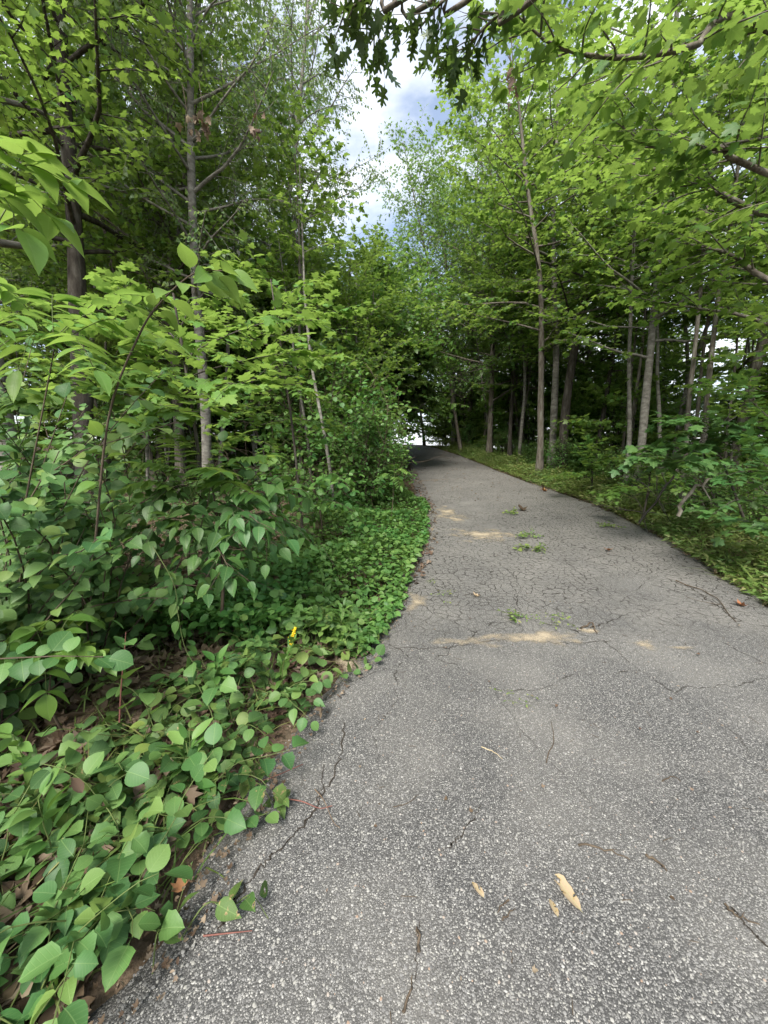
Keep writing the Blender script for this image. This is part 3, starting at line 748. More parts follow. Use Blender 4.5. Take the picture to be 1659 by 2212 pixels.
solo('maple_tree', 12, 6.0, 'thick pale mottled trunk cut by the picture edge', M['palebark'], M['maple'], 'maple_lo', H=12, r0=.2, cb=4.4, spread=2.6, nl=30, leaf=.13, twn=9, step=.115, lean=(-.03, 0))
# the dark leafy tree that reaches over the bend
solo('maple_tree', 745, 12.5, 'bright green young maple rising above the bare brush tangle', M['bark'], M['maple'], 'maple_lo', H=7.0, r0=.08, cb=1.6, spread=2.1, nl=40, leaf=.12, twn=11, step=.10, e0=.1, e1=.9)
solo('maple_tree', 830, 16, 'full bright maple whose rounded crown closes the strip of sky above the bend', M['bark'], M['oakbright'], 'maple_lo', x=-.8, H=7.0, r0=.13, cb=1.8, spread=3.0, nl=84, leaf=.16, flat=False, twn=15, step=.10, e0=.1, e1=1., droop=.35, njit=.6, lean=(.08, 0))
solo('maple_tree', 830, 20, 'second full maple behind the rounded crown inside the bend', M['bark'], M['oakbright'], 'maple_lo', x=-.1, H=8.2, r0=.13, cb=2.6, spread=3.0, nl=80, leaf=.17, flat=False, twn=14, step=.11, e0=.1, e1=1., droop=.35, njit=.6, lean=(.08, 0))
solo('oak_tree', 880, 27.5, 'light green oak closing the view behind the bend', M['bark'], M['oakbright'], 'oak_hi', x=5.3, H=11, r0=.13, cb=1.5, spread=3.6, nl=44, leaf=.16, flat=False, twn=11, step=.10, e0=.15, e1=1., droop=.3, njit=.6)

solo('oak_tree', 1130, 18.5, 'tall bright oak leaning over the path and narrowing the strip of sky', M['bark'], M['oakbright'], 'oak_hi', H=16, r0=.08, cb=4.5, spread=3.6, nl=66, leaf=.15, flat=False, twn=12, step=.12, e0=.2, e1=1., droop=.35, njit=.6, lean=(-.17, -.02))
# --- woods on both sides
GR = 'trees in the woods along the outer verge'
GL = 'trees in the woods behind the near shrubs'
def scatter(n, xf, yr, kinds, label, group, sc=(.85, 1.15), mind=.9, pts=None, avoid=None):
    done = [] if pts is None else pts
    tries = 0; made = 0
    while made < n and tries < n * 40:
        tries += 1
        y = yr[0] + (yr[1] - yr[0]) * rng.random(); x = xf(y, rng.random())
        if xl(y) - .5 < x < xr(y) + .5: continue
        if avoid and avoid(x, y): continue
        if any((x - a) ** 2 + (y - b_) ** 2 < mind * mind for a, b_ in done): continue
        done.append((x, y)); made += 1
        k = kinds[int(rng.random() * len(kinds))]
        s = sc[0] + (sc[1] - sc[0]) * rng.random()
        place(k, x, y, rng.random() * 6.28, s, label, group)
    return done
def ingap(x, y):                                   # the clearing over the path where the sky shows
    a = x / max(y, .1)
    return -.25 - 1.3 / max(y, 1.) < a < .10
def see(x, y): return abs(x) > y * 1.25 + 1.5       # outside the picture
rpts = scatter(20, lambda y, t: xr(y) + 1.25 + t ** 1.3 * 5, (7.5, 24), ['maple0', 'maple1', 'pole0', 'pole1', 'pole0', 'pole1', 'pole1'], 'slender maple in the thicket along the weedy verge', GR, mind=1.0, avoid=lambda x, y: see(x, y) or ingap(x, y))
rpts = scatter(1, lambda y, t: xr(y) + 2.5 + t * 14, (14, 34), ['maple0', 'aspen0', 'aspen1', 'oak0', 'oak1'], 'tall tree far back in the woods along the weedy verge', GR, mind=1.8, pts=rpts, avoid=lambda x, y: see(x, y) or ingap(x, y))
rsap = scatter(30, lambda y, t: xr(y) + 2.0 + t * 8, (6.2, 24), ['sapling0', 'sapling1', 'sapling2'], 'maple sapling in the understory behind the weedy verge', 'saplings behind the outer verge', sc=(.6, 1.5), mind=.7, avoid=see)
lpts = scatter(18, lambda y, t: xl(y) - 1.6 - t * 12, (7.5, 24), ['maple0', 'maple1', 'pole0', 'pole1', 'aspen0', 'aspen1', 'pole1'], 'slender tree in the dim woods behind the near shrubs', GL, mind=1.1, avoid=lambda x, y: see(x, y) or ingap(x, y))
lpts = scatter(14, lambda y, t: xl(y) - 3 - t * 20, (15, 36), ['aspen0', 'aspen1', 'aspen2', 'maple2', 'oak0'], 'tall pale green tree far back behind the near shrubs', GL, mind=2., pts=lpts, avoid=lambda x, y: see(x, y) or ingap(x, y))
lsap = scatter(18, lambda y, t: xl(y) - 2.0 - t * 8, (8.5, 20), ['sapling0', 'sapling1', 'sapling2'], 'maple sapling in the understory behind the near shrubs', 'saplings behind the near shrubs', sc=(.6, 1.4), mind=.7, avoid=lambda x, y: see(x, y) or (y < 7 and x / y > -.35))
scatter(2, lambda y, t: xr(y) + 7 + 26 * t, (30, 44), ['thick0', 'thick1'], 'bushy young maple deep in the woods past the verge', 'bushy young maples deep in the outer woods', sc=(.8, 1.4), mind=1.8, avoid=see)
scatter(13, lambda y, t: xl(y) - 4 - 24 * t, (11, 38), ['thick0', 'thick1'], 'bushy young maple deep in the woods behind the shrubs', 'bushy young maples deep in the inner woods', sc=(.8, 1.4), mind=1.8, avoid=see)
for (x, y, s, lab) in ((-1.6, 20., 1.25, 'full green maple on the inside of the bend'), (-2.6, 25., 1.5, 'taller full maple behind the one on the inside of the bend'), (-4.0, 17., 1.2, 'broad maple deeper inside the bend'),
                       (4.6, 29., 1.1, 'light maple beyond the outside of the bend'), (6.2, 33., 1.4, 'far maple above the outside of the bend'), (-5.5, 21., 1.3, 'maple filling the dip below the strip of sky')):
    place('thick%d' % (int(x * 10) % 2), x, y, rng.random() * 6.28, s, lab, None)
scatter(14, lambda y, t: -14 + 34 * t, (36, 52), ['maple0', 'oak1', 'aspen2'], 'small far tree beyond the rise', 'far trees beyond the rise', sc=(.6, .85), mind=2.2, avoid=lambda x, y: -.10 < x / y < .13)
scatter(26, lambda y, t: xl(y) - 1.4 - t * 6, (7.5, 16), ['thin0', 'thin1', 'thin2'], 'thin bare stem in the dim brush behind the bank', 'thin stems behind the bank', sc=(.7, 1.2), mind=.25, avoid=see)
scatter(40, lambda y, t: xr(y) + 1.3 + t ** 1.4 * 6, (7.5, 24), ['thin1', 'thin2', 'thin1'], 'thin bare stem standing in the outer thicket', 'thin stems in the outer thicket', sc=(.8, 1.3), mind=.3, avoid=see)
# crowns that frame the strip of sky
for (k, u, Y, s, lab) in (('aspen2', 560, 13.5, 1.12, 'tall aspen whose small leaves fringe the strip of sky'), ('aspen0', 610, 19.0, 1.2, 'second aspen farther back beside the strip of sky'),
                          ('aspen1', 380, 9.5, 1.0, 'nearer aspen hanging small leaves over the grey stem clump'), ('aspen2', 180, 11.5, 1.1, 'aspen filling the top corner above the vine wrapped trunk')):
    X = at(u, 900, Y)[0]; place(k, X, Y, rng.random() * 6.28, s, lab, None)
for (k, u, Y, s, lab) in (('oak0', 1060, 18.5, 1.05, 'bright oak leaning into the strip of sky from the verge'), ('oak1', 1010, 23.0, 1.15, 'taller oak behind, bordering the strip of sky'),
                          ('oak0', 1130, 18.5, 1.15, 'oak crown behind the forked clump')):
    X = at(u, 900, Y)[0]; place(k, X, Y, rng.random() * 6.28, s, lab, None)

# ================================================================== plants near the path
for i in range(15):                                                      # leafy shrubs along the shaded edge of the path
    y = 7.6 + i * .72 + rng.random() * .5; x = xl(y) - 1.05 - (.55 if y > 11 else 0) - (i % 3) * .6 - .3 * rng.random()
    place('shrub%d' % (i % 2), x, y, rng.random() * 6.28, .95 + .38 * (i % 3) + .35 * rng.random(), 'low leafy shrub crowding the shaded inner edge of the path', 'shrubs along the inner path edge')
for i in range(16):
    y = 5.6 + i * 1.15 + rng.random() * .5; x = xr(y) + 1.15 + .9 * rng.random()
    place('shrub%d' % (i % 2), x, y, rng.random() * 6.28, .45 + .4 * rng.random(), 'low shrub at the back of the weedy outer verge', 'shrubs along the outer verge')

def bough(root, lv, pts, r0, twn, tl, leaf, step=.09, name='limb', bark=None, droop=.25, njit=.4, flat=True, pair=True, n=14, up=UP, s0=.12, tipjit=.14):
    q = spline(pts, n); base = np.array(root.location)
    b = Buf(); tube(b, q - base, np.linspace(r0, max(.002, r0 * .15), n), 6)
    for j in range(twn):
        ss = s0 + (1 - s0) * (j + rng.random()) / twn
        bp, bt = along(q, np.array([min(ss, .99)])); bp, bt = bp[0], bt[0]
        lat = nrmz(np.cross(bt, up)); sg = 1 if j % 2 else -1
        td = bt * .8 + lat * sg * (.6 + .4 * rng.random()) + np.array([0, 0, rng.normal(0, .12 if flat else .5)])
        tq = poly(bp, td, tl * (1.2 - .7 * ss) * (.6 + .7 * rng.random()), 5, tipjit, -.015)
        tube(b, tq - base, np.linspace(max(.002, r0 * .25), .0014, 6), 4)
        leaves_on(lv, tq, step, leaf, droop=droop, njit=njit, pair=pair, s0=.1)
    leaves_on(lv, q[int(n * .55):], step, leaf, droop=droop, njit=njit, pair=pair)
    o = b.obj(name, bark or M['bark'], root, attrs=False)
    return q

# --- the big maple that roofs the outer side of the path
base = gp(6.4, 4.3)
mt = thing('maple_tree', base, 'near maple whose broad leafy boughs roof the outer side of the path', 'tree')
b = Buf(); trunk = spline([base - base, np.array([.1, .05, 3.5]), np.array([-.15, .1, 7.]), np.array([.1, 0, 12.])], 24)
tube(b, trunk, np.linspace(.24, .05, 24), 10); b.obj('trunk', M['palebark'], mt, attrs=False)
lv = Leaves()
def tp(h): return base + along(trunk, np.array([min(h / 12., .99)]))[0][0]
bough(mt, lv, [tp(4.6), at(1640, 45, 4.3), at(1500, 100, 4.0), at(1340, 125, 3.8), at(1200, 100, 3.6), at(1110, 25, 3.5)], .04, 22, 1.0, .125, .12)
bough(mt, lv, [tp(3.6), at(1659, 465, 5.2), at(1540, 410, 5.4), at(1430, 370, 5.6), at(1250, 330, 5.8)], .055, 22, 1.2, .13, .12)
bough(mt, lv, [tp(3.9), at(1620, 360, 4.2), at(1570, 320, 4.1), at(1440, 325, 4.3), at(1320, 280, 4.4)], .035, 20, 1.1, .125, .12)
bough(mt, lv, [tp(2.4), at(1659, 605, 5.2), at(1575, 548, 5.3), at(1450, 520, 5.6)], .05, 16, 1.0, .13, .12)
bough(mt, lv, [tp(2.0), at(1659, 700, 6.0), at(1500, 665, 6.3), at(1350, 640, 6.8)], .04, 18, 1.1, .13, .12)
for i in range(8):
    h = 2.6 + 8 * rng.random(); u = 1020 + 640 * rng.random() ** .8; v = -120 + 760 * rng.random(); Y = 4.2 + 4.0 * rng.random()
    if u < 1200 and v > 350: continue
    e = at(u, v, Y); s = tp(h); m_ = (s + e) / 2 + np.array([0, 0, .35])
    bough(mt, lv, [s, m_, e], .03, 13, 1.1, .125, .125)
emit(mt, lv, 'maple_lo', 'maple_hi', M['maple'], 300, hi_mat=M['maple_near'])

# --- low dark boughs over the bend
base = gp(-.9, 15.2)
dk = thing('maple_tree', base, 'dark maple holding a low canopy of heavy boughs over the bend', 'tree')
b = Buf(); trunk = spline([base * 0, np.array([.15, -.1, 2.5]), np.array([.5, -.1, 5.5])], 14); tube(b, trunk, np.linspace(.13, .04, 14), 9); b.obj('trunk', M['darkbark'], dk, attrs=False)
lv = Leaves()
def tp3(h): return base + along(trunk, np.array([min(h / 5.5, .99)]))[0][0]
for (h, e) in ((2.2, (915, 862, 14.6)), (2.6, (935, 830, 14.2)), (2.4, (870, 875, 13.6)), (3.0, (940, 790, 14.5)), (2.8, (830, 830, 13.2)), (3.4, (760, 780, 13.)), (2.3, (900, 880, 16.)), (3., (720, 820, 14.)), (3.2, (860, 780, 13.4)), (2.6, (800, 880, 13.2)), (3.6, (900, 740, 14.6))):
    s, e = tp3(h), at(*e)
    for rep in range(2):
        e2 = e + rng.normal(0, .35, 3) * rep; bough(dk, lv, [s, (s + e2) / 2 + UP * .35, e2], .03, 18, 1.1, .17, .08)
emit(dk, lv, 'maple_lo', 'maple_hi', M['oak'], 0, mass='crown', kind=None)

# --- an oak standing beside the camera, out of the picture, whose bough hangs into the strip of sky
base = gp(4.2, .6)
ok_ = thing('oak_tree', base, 'oak bough with dark pointed lobed leaves hanging into the strip of sky', 'tree')
b = Buf(); trunk = spline([base * 0, np.array([-.1, .1, 4.]), np.array([.1, 0, 9.])], 16); tube(b, trunk, np.linspace(.2, .06, 16), 10); b.obj('trunk', M['bark'], ok_, attrs=False)
lv = Leaves()
def tp2(h): return base + along(trunk, np.array([min(h / 9., .99)]))[0][0]
for (h, tgt, k) in ((6.2, [(1000, -60, 3.6), (860, 0, 3.8), (800, 95, 3.9)], 9), (6.0, [(960, -80, 3.2), (820, -20, 3.5), (735, 30, 3.6)], 8),
                    (5.8, [(1080, -60, 3.4), (960, 0, 3.6), (900, 70, 3.8)], 9), (5.5, [(1200, -40, 3.2), (1080, 30, 3.5), (1000, 110, 3.7)], 9)):
    bough(ok_, lv, [tp2(h)] + [at(*a) for a in tgt], .03, k, .5, .16, .07, droop=.7, njit=.7, flat=False, s0=.62, pair=False)
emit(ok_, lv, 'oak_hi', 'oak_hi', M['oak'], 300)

# --- climbing bittersweet and its ground runners
def vine_clump(name, base, label, cat, group, n, L, el, leaf, step, mat, his, single, face=None, wob=.16, grav=-.12, stem='greenstem', r=.003, lo='round_lo', up=UP, eaten=0, dead=0):
    root = thing(name, base, label, cat, group); lv = Leaves(); ev = Leaves(); bp = np.array(base)
    for i in range(n):
        a = rng.random() * 6.28 if face is None else face + rng.normal(0, .9)
        e = el[0] + (el[1] - el[0]) * rng.random()
        d = np.array([math.cos(a) * math.cos(e), math.sin(a) * math.cos(e), math.sin(e)])
        q = poly(bp + np.append(rng.normal(0, .05, 2), -.02), d, L[0] + (L[1] - L[0]) * rng.random(), 9, wob, grav)
        g = np.where((q[:, 0] > xl(q[:, 1])) & (q[:, 0] < xr(q[:, 1])), roadz(q[:, 0], q[:, 1]), gz(q[:, 0], q[:, 1]))
        q[:, 2] = np.maximum(q[:, 2], g + .03 + .03 * rng.random())
        b = Buf(); tube(b, q - bp, np.linspace(r, r * .4, len(q)), 5); b.obj('stem', M[stem], root, attrs=False)
        leaves_on(ev if rng.random() < eaten else lv, q, step, leaf, ang=1.1, droop=.12, njit=.38, jit=.3, s0=.12, up=up)
    emit(root, lv, lo, his, mat, single)
    if dead:
        P_ = lv.cat()[0]; pk = P_[rng.integers(0, len(P_), dead)] + rng.normal(0, .02, (dead, 3)); dv = Leaves()
        dv.add(pk, np.array([0, 0, -.8]) + rng.normal(0, .6, (dead, 3)), rng.normal(0, 1, (dead, 3)), .05 + .03 * rng.random(dead)); emit(root, dv, 'dry_lo', ['dry_lo', 'dry_maple'], M['dryleaf'], dead)
    if ev.count(): emit(root, ev, lo, ['round_wavy'], M['bitter_eaten'], single)
    return root
HI = ['round_hi', 'round_wavy', 'round_hi', 'ovate_hi', 'round_wavy']
ORD = ['first', 'second', 'third', 'fourth', 'fifth', 'sixth', 'seventh', 'eighth']
ROWS = ['along the asphalt edge', 'one row back from the asphalt', 'two rows back from the asphalt', 'three rows back from the asphalt']
for row, y0 in enumerate((.38, .68, .98, 1.3, 1.65, 2.05, 2.5)):
    for k in range(4 if y0 < 1.2 else 2):
        x, y = xl(y0) - .12 - .40 * k - .12 * rng.random(), y0 + .2 * rng.random()
        vine_clump('bittersweet_vine', gp(x, y), 'round leaved bittersweet runner %s, %s from the bottom' % (ROWS[k], ORD[row]), 'vine',
                   'bittersweet runners beside the near asphalt', 13, (.28, .56), (.5, 1.25), .073, .038, M['bitter'], HI, 60, lo='round_hi', grav=-.14, eaten=.16 if k == 0 else .05, dead=6 if k == 0 else 2)
# the tall drape at the picture edge
drape = [(-2.3, 2.15, 9, 1.4), (-2.8, 2.45, 9, 1.5), (-1.95, 2.5, 8, 1.1), (-2.5, 3.0, 9, 1.4), (-3.3, 3.1, 8, 1.6), (-2.1, 1.8, 6, .75), (-2.9, 1.95, 8, 1.35)]
lab = ['bittersweet climber draped in a tall leafy curtain at the picture edge', 'taller bittersweet curtain standing behind the edge drape', 'low bittersweet drape at the open side of the curtain',
       'bittersweet climber behind the low drape', 'bittersweet climber farthest back in the curtain', 'bittersweet shoots at the foot of the curtain', 'bittersweet climber cut by the picture edge']
for (x, y, n, L), l in zip(drape, lab):
    vine_clump('bittersweet_climber', gp(x, y), l, 'vine', 'bittersweet climbers of the leafy curtain', n + 14, (L * 1.0, L * 1.75), (1.05, 1.5), .08, .04, M['bitter'], HI, 120, lo='round_hi', grav=-.07, stem='twig', r=.006, up=np.array([.15, -.45, 1.]))
# a shoot that climbs clear of the curtain
def shoot(name, label, cat, uvY, leaf, step, mat, his, r=.004, stem='redstem', droop=.35, njit=.5, single=120, ang=1.0, up=UP, lo='round_lo'):
    P = [at(*a) for a in uvY]; root = thing(name, P[0], label, cat); q = spline(P, 22)
    b = Buf(); tube(b, q - P[0], np.linspace(r, r * .35, 22), 6); b.obj('stem', M[stem], root, attrs=False)
    lv = Leaves(); leaves_on(lv, q, step, leaf, ang=ang, droop=droop, njit=njit, up=up, s0=.1); emit(root, lv, lo, his, mat, single)
    return root
shoot('bittersweet_shoot', 'bittersweet shoot with bright heart shaped leaves arching above the curtain', 'vine', [(205, 1180, 2.0), (235, 900, 1.95), (300, 725, 1.9), (350, 650, 1.88), (420, 590, 1.85), (480, 585, 1.83)], .115, .055, M['young'], ['ovate_hi'], .006, 'twig')
shoot('bittersweet_shoot', 'thin bittersweet shoot dangling towards the dark litter', 'vine', [(330, 1180, 2.3), (375, 1260, 2.2), (385, 1330, 2.1), (400, 1400, 2.05), (430, 1450, 2.0)], .085, .055, M['bitter'], ['ovate_hi'], .003, 'greenstem', droop=.8)
shoot('bittersweet_shoot', 'upright reddish shoot with paired leaves above the ground runners', 'vine', [(258, 1560, 1.65), (262, 1480, 1.68), (268, 1420, 1.7), (272, 1365, 1.72)], .09, .05, M['bitter'], ['round_hi'], .004, 'redstem', droop=.1)

# --- feather leaved plants
def feather(root, lv, p0, p1, pairs, leaf, sag=.1, stem=None, up=UP, width=1.):
    m_ = (p0 + p1) / 2 + UP * sag; q = spline([p0, m_, p1], 12); base = np.array(root.location)
    b = Buf(); tube(b, q - base, np.linspace(.003, .0012, 12), 4); b.obj('leaf_stalk', stem or M['greenstem'], root, attrs=False)
    s = np.linspace(.25, .97, pairs)
    p, t = along(q, s)
    for sg in (1, -1):
        lat = nrmz(np.cross(t, up)) * sg
        d = lat * .95 + t * .35 + rng.normal(0, .06, (pairs, 3)); d[:, 2] -= .12
        lv.add(p, d, up + rng.normal(0, .15, (pairs, 3)), leaf * (1 - .35 * np.abs(s - .55)) * (.9 + .2 * rng.random(pairs)))
    lv.add(q[-1], t[-1], up, leaf)
def feather_plant(name, label, cat, base, top, fronds, pairs, leaf, mat, hi='lance_hi', stem='twig', L=None, group=None):
    base = np.asarray(base); top = np.asarray(top)
    root = thing(name, base, label, cat, group); b = Buf(); tube(b, spline([base * 0, (top - base) * .5 + rng.normal(0, .03, 3), top - base], 12), np.linspace(.008, .003, 12), 6)
    b.obj('stem', M[stem], root, attrs=False); lv = Leaves()
    for e in fronds: feather(root, lv, top + (rng.normal(0, .02, 3)), np.asarray(e), pairs, leaf)
    emit(root, lv, 'lance_lo', hi, mat, 260)
    return root
feather_plant('ash_sapling', 'ash sapling with bright feathered leaves above the bittersweet curtain', 'sapling', gp(-2.35, 2.15), at(120, 740, 2.1),
              [at(-60, 600, 1.9), at(120, 640, 2.2), at(270, 700, 2.2), at(360, 735, 2.1), at(40, 800, 1.8), at(210, 800, 1.8), at(330, 640, 2.6), at(-40, 720, 1.7)], 7, .16, M['young'])
feather_plant('hickory_sapling', 'sapling tip with large drooping leaflets entering at the upper picture edge', 'sapling', gp(-2.1, 1.55), at(-30, 470, 1.5),
              [at(70, 330, 1.5), at(150, 395, 1.6), at(50, 500, 1.45), at(-40, 330, 1.4), at(110, 470, 1.7)], 3, .15, M['young'], 'ovate_hi')
feather_plant('sumac', 'sumac with narrow ladder like leaflets amid the shrubs', 'sumac', gp(-1.55, 2.7), at(420, 1075, 2.65),
              [at(300, 1000, 2.5), at(370, 940, 2.7), at(520, 940, 2.8), at(575, 985, 2.6), at(250, 1060, 2.4), at(480, 1020, 2.3), at(550, 1070, 2.4)], 12, .14, M['maple_near'])
feather_plant('ash_seedling', 'ash seedling with yellow green leaflets low before the dark trunks', 'seedling', gp(-1.6, 1.75), at(110, 1440, 1.7),
              [at(10, 1420, 1.6), at(60, 1360, 1.7), at(170, 1400, 1.75), at(240, 1430, 1.8), at(100, 1500, 1.6), at(190, 1340, 1.9)], 4, .13, M['young'], 'ovate_hi')
feather_plant('fern_weed', 'fern like weed among the bank leaves by the path', 'weed', gp(.1, 6.4), at(850, 1040, 6.4), [at(820, 1030, 6.3), at(880, 1020, 6.3), at(850, 1005, 6.5), at(865, 1050, 6.1)], 8, .12, M['cover'])

# --- young maples with level sprays of bright leaves
def sprays(name, label, base, paths, leaf, mat, cat='sapling', twn=9, tl=.55, step=.075, single=300, r=.012, lo='maple_lo', hi='maple_hi', droop=.2, pair=True, njit=.3, bark='darkbark', flat=True):
    base = np.asarray(base); root = thing(name, base, label, cat); lv = Leaves()
    top = np.mean([at(*p[0]) for p in paths], 0); top = np.array([top[0], top[1], max(at(*p[0])[2] for p in paths) + .2])
    b = Buf(); trunk = spline([base * 0, (top - base) * .5 + np.array([.04, .03, 0]), top - base], 14); tube(b, trunk, np.linspace(r * 2, r * .7, 14), 7); b.obj('trunk', M[bark], root, attrs=False)
    for p in paths:
        P = [at(*a) for a in p]; i = int(np.argmin(np.abs(trunk[:, 2] + base[2] - P[0][2] + .15)))
        bough(root, lv, [trunk[i] + base] + P, r * .8, twn, tl, leaf, step, 'branch', M[bark], droop, njit, flat, pair)
    emit(root, lv, lo, hi, mat, single)
    return root
sprays('maple_sapling', 'maple sapling with level sprays of bright yellow green leaves', gp(-1.7, 3.6), [[(420, 760, 3.6), (560, 700, 3.5), (690, 690, 3.5)], [(400, 820, 3.5), (520, 780, 3.3), (640, 760, 3.2)],
       [(380, 740, 3.7), (420, 660, 3.9), (520, 640, 4.2)], [(340, 790, 3.4), (260, 720, 3.2), (180, 700, 3.2)], [(420, 860, 3.4), (480, 830, 3.0), (520, 830, 2.8)], [(350, 700, 3.7), (290, 640, 3.6)]], .11, M['young'], single=300)
sprays('maple_sapling', 'second bright maple sapling with layered sprays nearer the path', gp(-1.15, 5.4), [[(600, 730, 5.4), (680, 680, 5.4), (760, 670, 5.4)], [(590, 800, 5.4), (660, 770, 5.2), (740, 770, 5.2)],
       [(600, 690, 5.6), (640, 620, 5.8), (720, 590, 6.)], [(560, 740, 5.4), (480, 700, 5.2), (420, 690, 5.2)], [(610, 650, 5.6), (560, 590, 5.6), (500, 570, 5.6)], [(580, 850, 5.2), (620, 830, 5.0), (660, 840, 4.9)]], .12, M['young'], single=200)
sprays('maple_sapling', 'shaded sapling with a flat spray of pale leaves over the dark brush', gp(-1.6, 6.2), [[(560, 920, 6.2), (640, 905, 6.0), (740, 925, 5.9)], [(540, 950, 6.2), (580, 960, 5.8), (600, 990, 5.6)], [(500, 900, 6.2), (540, 880, 5.8)]], .11, M['maple_near'], single=150)
sprays('dark_maple_sapling', 'maple sapling with big dark lobed leaves behind the curtain top', gp(-2.6, 3.3), [[(250, 850, 3.2), (330, 870, 2.9), (390, 890, 2.7)], [(200, 830, 3.2), (120, 840, 2.8), (60, 860, 2.6)], [(260, 800, 3.3), (330, 800, 3.0)]], .14, M['maple_near'], single=120, tl=.4)
sprays('dogwood_shrub', 'shrub with drooping elliptical leaves in the middle of the near bank', gp(-1.25, 2.75), [[(470, 1120, 2.8), (540, 1070, 2.7), (640, 1055, 2.6)], [(450, 1150, 2.7), (520, 1140, 2.5), (600, 1180, 2.4)],
       [(430, 1130, 2.7), (360, 1120, 2.5), (300, 1160, 2.4)], [(480, 1090, 2.8), (520, 1100, 2.4), (560, 1130, 2.2)], [(460, 1170, 2.7), (480, 1200, 2.3), (500, 1240, 2.2)], [(440, 1080, 2.9), (400, 1050, 2.7), (350, 1060, 2.6)], [(500, 1130, 2.8), (580, 1110, 2.8), (660, 1150, 2.8)]],
       .11, M['shrub'], 'shrub', 9, .42, .06, 300, .008, 'round_lo', 'ovate_hi', .55, False, .4, 'twig')
sprays('viburnum_shrub', 'rounded pale leaved shrub on the bank below the bare brush', gp(-.9, 5.6), [[(640, 1060, 5.6), (600, 1030, 5.4), (570, 1050, 5.2)], [(680, 1050, 5.6), (720, 1020, 5.4), (760, 1060, 5.2)], [(660, 1040, 5.7), (660, 1000, 5.6), (680, 970, 5.6)], [(660, 1080, 5.4), (650, 1090, 5.0), (640, 1120, 4.8)], [(700, 1080, 5.4), (740, 1090, 5.0), (770, 1110, 5.0)]],
       .1, M['cover'], 'shrub', 10, .5, .06, 200, .008, 'round_lo', 'round_hi', .3, False, .5, 'twig', False)
# thicket saplings on the outer side
sprays('maple_sapling', 'sapling with large dark green leaves drooping beside the arching dead branch', gp(5.5, 5.6), [[(1500, 960, 5.5), (1430, 960, 5.2), (1370, 990, 5.0)], [(1520, 930, 5.5), (1480, 900, 5.2), (1440, 910, 4.9)], [(1540, 960, 5.5), (1590, 940, 5.2), (1640, 960, 5.)], [(1500, 990, 5.5), (1460, 1000, 5.1)]], .15, M['shrub'], single=160, tl=.5)
sprays('maple_sapling', 'low sapling with yellowing leaves at the back of the verge', gp(4.9, 7.2), [[(1400, 1060, 7.2), (1350, 1050, 7.), (1320, 1070, 6.8)], [(1410, 1040, 7.2), (1450, 1030, 7.), (1480, 1060, 6.8)], [(1400, 1020, 7.2), (1390, 990, 7.1)]], .12, M['young'], single=80, tl=.45)
sprays('maple_sapling', 'leafy low sapling crowding the verge at the picture edge', gp(4.75, 4.2), [[(1640, 1090, 4.3), (1590, 1080, 4.2), (1540, 1110, 4.1)], [(1650, 1060, 4.3), (1610, 1020, 4.3), (1560, 1030, 4.2)], [(1659, 1130, 4.2), (1620, 1140, 4.0)], [(1650, 1000, 4.5), (1620, 940, 4.6)], [(1659, 900, 4.7), (1600, 850, 4.8), (1540, 840, 5.)]], .11, M['shrub'], single=160, tl=.5)
sprays('maple_sapling', 'pale green sapling at the foot of the forked clump', gp(5.2, 9.6), [[(1270, 1030, 9.6), (1230, 1020, 9.4), (1190, 1030, 9.2)], [(1280, 1010, 9.6), (1320, 990, 9.4), (1350, 1010, 9.2)], [(1275, 990, 9.6), (1270, 950, 9.6)]], .13, M['maple_near'], single=60, tl=.6)

# --- leaf carpet on the bank
def carpet(name, label, n, xf, yr, h, leaf, tpl, mat, ypow=1., tilt=.45, clump=.5):
    y = yr[0] + (yr[1] - yr[0]) * rng.random(n) ** ypow; x = xf(y, rng.random(n))
    z0 = np.where((x > xl(y)) & (x < xr(y)), roadz(x, y), gz(x, y))
    hh = h(x, y) * (.25 + .75 * rng.random(n) ** .6)
    a = rng.random(n) * 6.28
    D = np.stack([np.cos(a), np.sin(a), rng.normal(-.1, .3, n)], -1); N = UP + rng.normal(0, tilt, (n, 3))
    b = Buf(); fill(b, tpl, np.stack([x, y, z0 + hh], -1), D, N, leaf * (.55 + .75 * rng.random(n)), rng.random(n))
    # stalks under the highest leaves
    for i in range(0, n, 9):
        p = np.array([x[i], y[i], z0[i] + hh[i]]); f = p + np.array([rng.normal(0, .06), rng.normal(0, .06), -hh[i] - .02])
        tube(b, np.array([f, (p + f) / 2 + rng.normal(0, .02, 3), p]), [.0025, .002, .0012], 3, .2)
    return tag(b.obj(name, mat), label, kind='stuff')
def blades(name, label, n, xf, yr, L, mat):
    y = yr[0] + (yr[1] - yr[0]) * rng.random(n); x = xf(y, rng.random(n)); z = gz(x, y) - .01
    a = rng.random(n) * 6.28; D = np.stack([np.cos(a) * .6, np.sin(a) * .6, .5 + .6 * rng.random(n)], -1); N = np.stack([-np.cos(a), -np.sin(a), np.full(n, .6)], -1)
    b = Buf(); fill(b, 'grass', np.stack([x, y, z], -1), D, N, L * (.5 + .8 * rng.random(n)), rng.random(n)); return tag(b.obj(name, M[mat]), label, kind='stuff')
TPL['grass'] = blade([0, .3, .65, 1.], [.012, .016, .011, .0], .2, .55)
blades('grass', 'thin grass blades among the runners and bank leaves', 1500, lambda y, t: xl(y) - 1.5 * t ** 1.2 + .03, (.5, 6.), .22, 'weed')
blades('grass', 'tall grass blades along the outer verge', 5200, lambda y, t: xr(y) - .03 + 1.3 * t, (2.6, 22.), .42, 'weed')
bump = lambda x, y: .5 + .5 * nz2(x, y, 1.9, 9.)
